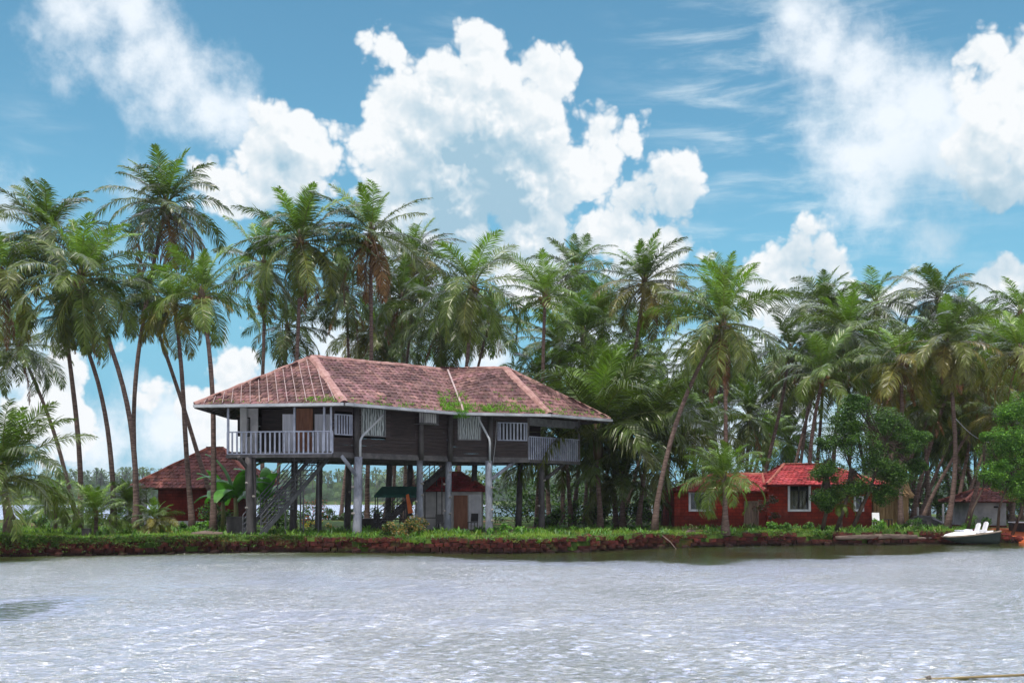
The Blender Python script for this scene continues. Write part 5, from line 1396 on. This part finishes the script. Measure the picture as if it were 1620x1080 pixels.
for k in range(1500):    # broader weeds on the ground
    x = gr.uniform(-24, 26); d = gr.uniform(.1, 13); y_ = bankY(x) + d
    if noise.noise(Vector((x * .5, y_ * .5, 9))) < .02: continue
    t = gr.choice([(.09, .22, .03), (.06, .15, .03), (.13, .24, .04)])
    tuft(mb, (x, y_, ground_z(x, y_)), 9, gr.uniform(.16, .40), .07, t, .16, .75, gr)
for k in range(420):     # clumps drooping over the edge
    x = gr.uniform(-25, 27); 
    if noise.noise(Vector((x * .6, 2.2, 5))) < .0: continue
    y_ = bankY(x) - .08 + gr.random() * .3; t = gr.choice([(.07, .17, .025), (.11, .20, .03), (.15, .16, .05)])
    tuft(mb, (x, y_, ground_z(x, y_ + .2) - .06 - gr.random() * .2), 8, gr.uniform(.12, .3), .045, t, .12, 1.3, gr)
for k in range(900):     # fallen dry leaves
    x = gr.uniform(-24, 27); y_ = bankY(x) + gr.uniform(.3, 9); a = gr.uniform(0, 6.28); z_ = ground_z(x, y_) + .05; L_ = gr.uniform(.06, .16)
    d_ = Vector((math.cos(a) * L_, math.sin(a) * L_, gr.uniform(-.02, .05))); e_ = Vector((-math.sin(a), math.cos(a), 0)) * L_ * .3; c_ = Vector((x, y_, z_))
    mb.add([c_ - d_, c_ - e_, c_ + d_, c_ + e_], [(0, 1, 2, 3)], gr.choice([(.22, .12, .05), (.30, .20, .09), (.14, .07, .04)]))
tag(mb.build('weeds', M_leaf), 'broad-leaved weeds scattered over the grass', 'weeds', kind='stuff')

# ------------------------------------------------------------------ far shore
mb = MB(); n = 120
for i in range(n + 1):
    x = -700 + 1400 * i / n; y_ = 560 + 20 * math.sin(i * .3); mb.v += [(x, y_, -.5), (x, y_ + 5, 1.2), (x, y_ + 200, 3)]
for i in range(n): mb.f += [(i * 3, i * 3 + 3, i * 3 + 4, i * 3 + 1), (i * 3 + 1, i * 3 + 4, i * 3 + 5, i * 3 + 2)]
tag(mb.build('far_shore', M_ground), 'low far bank of the river', kind='structure')
mb = MB(); mb.col(); fr_ = random.Random(12)
for k in range(1100):
    x = fr_.uniform(-330, 330); y_ = fr_.uniform(565, 640); hh = fr_.uniform(10, 17) * (1 + .2 * noise.noise(Vector((x * .02, 0, 0))))
    c_ = Vector((x, y_, hh)); tone = fr_.choice([(.05, .10, .04), (.04, .08, .035), (.07, .12, .04)])
    mb.tube([(x + fr_.uniform(-2, 2), y_, 0), (x, y_, hh)], [.25, .18], 4, (.06, .05, .04))
    for j in range(16):
        a = fr_.uniform(0, 6.28); e_ = fr_.uniform(-.5, 1.3); d = Vector((math.cos(a) * math.cos(e_), math.sin(a) * math.cos(e_), math.sin(e_))) * fr_.uniform(3, 4.6); s_ = Vector((-math.sin(a), math.cos(a), 0)) * .5
        mb.add([c_, c_ + d * .55 + s_ + Vector((0, 0, .2)), c_ + d + Vector((0, 0, -1.8)), c_ + d * .55 - s_ + Vector((0, 0, .2))], [(0, 1, 2, 3)], tone)
    for j in range(10):
        p = Vector((x + fr_.gauss(0, 3), y_ + fr_.gauss(0, 3), fr_.uniform(.5, hh * .7))); s_ = fr_.uniform(1., 2.2)
        mb.add([p + Vector((-s_, 0, -s_ * .6)), p + Vector((s_, .3, -s_ * .4)), p + Vector((s_ * .7, 0, s_ * .7)), p + Vector((-s_ * .5, .2, s_ * .8))], [(0, 1, 2, 3)], tone)
tag(mb.build('distant_treeline', M_leaf), 'hazy palm woods on the far shore of the river', 'treeline', kind='stuff')

# ------------------------------------------------------------------ haze
mb = MB(); mb.box(-720, 720, -30, 800, -2.2, 26)
hz = mb.build('haze', bpy.data.materials.new('haze_air'))
hz.data.materials[0].use_nodes = True
ht = NT(hz.data.materials[0].node_tree); ht.t.nodes.clear()
ho = ht.n('ShaderNodeOutputMaterial'); hv = ht.n('ShaderNodeVolumePrincipled', {'Color': (.80, .86, .95, 1), 'Density': .00013})
ht.t.links.new(hv.outputs[0], ho.inputs['Volume'])
tag(hz, 'thin pale haze over the river', kind='stuff')
S.cycles.volume_bounces = 0
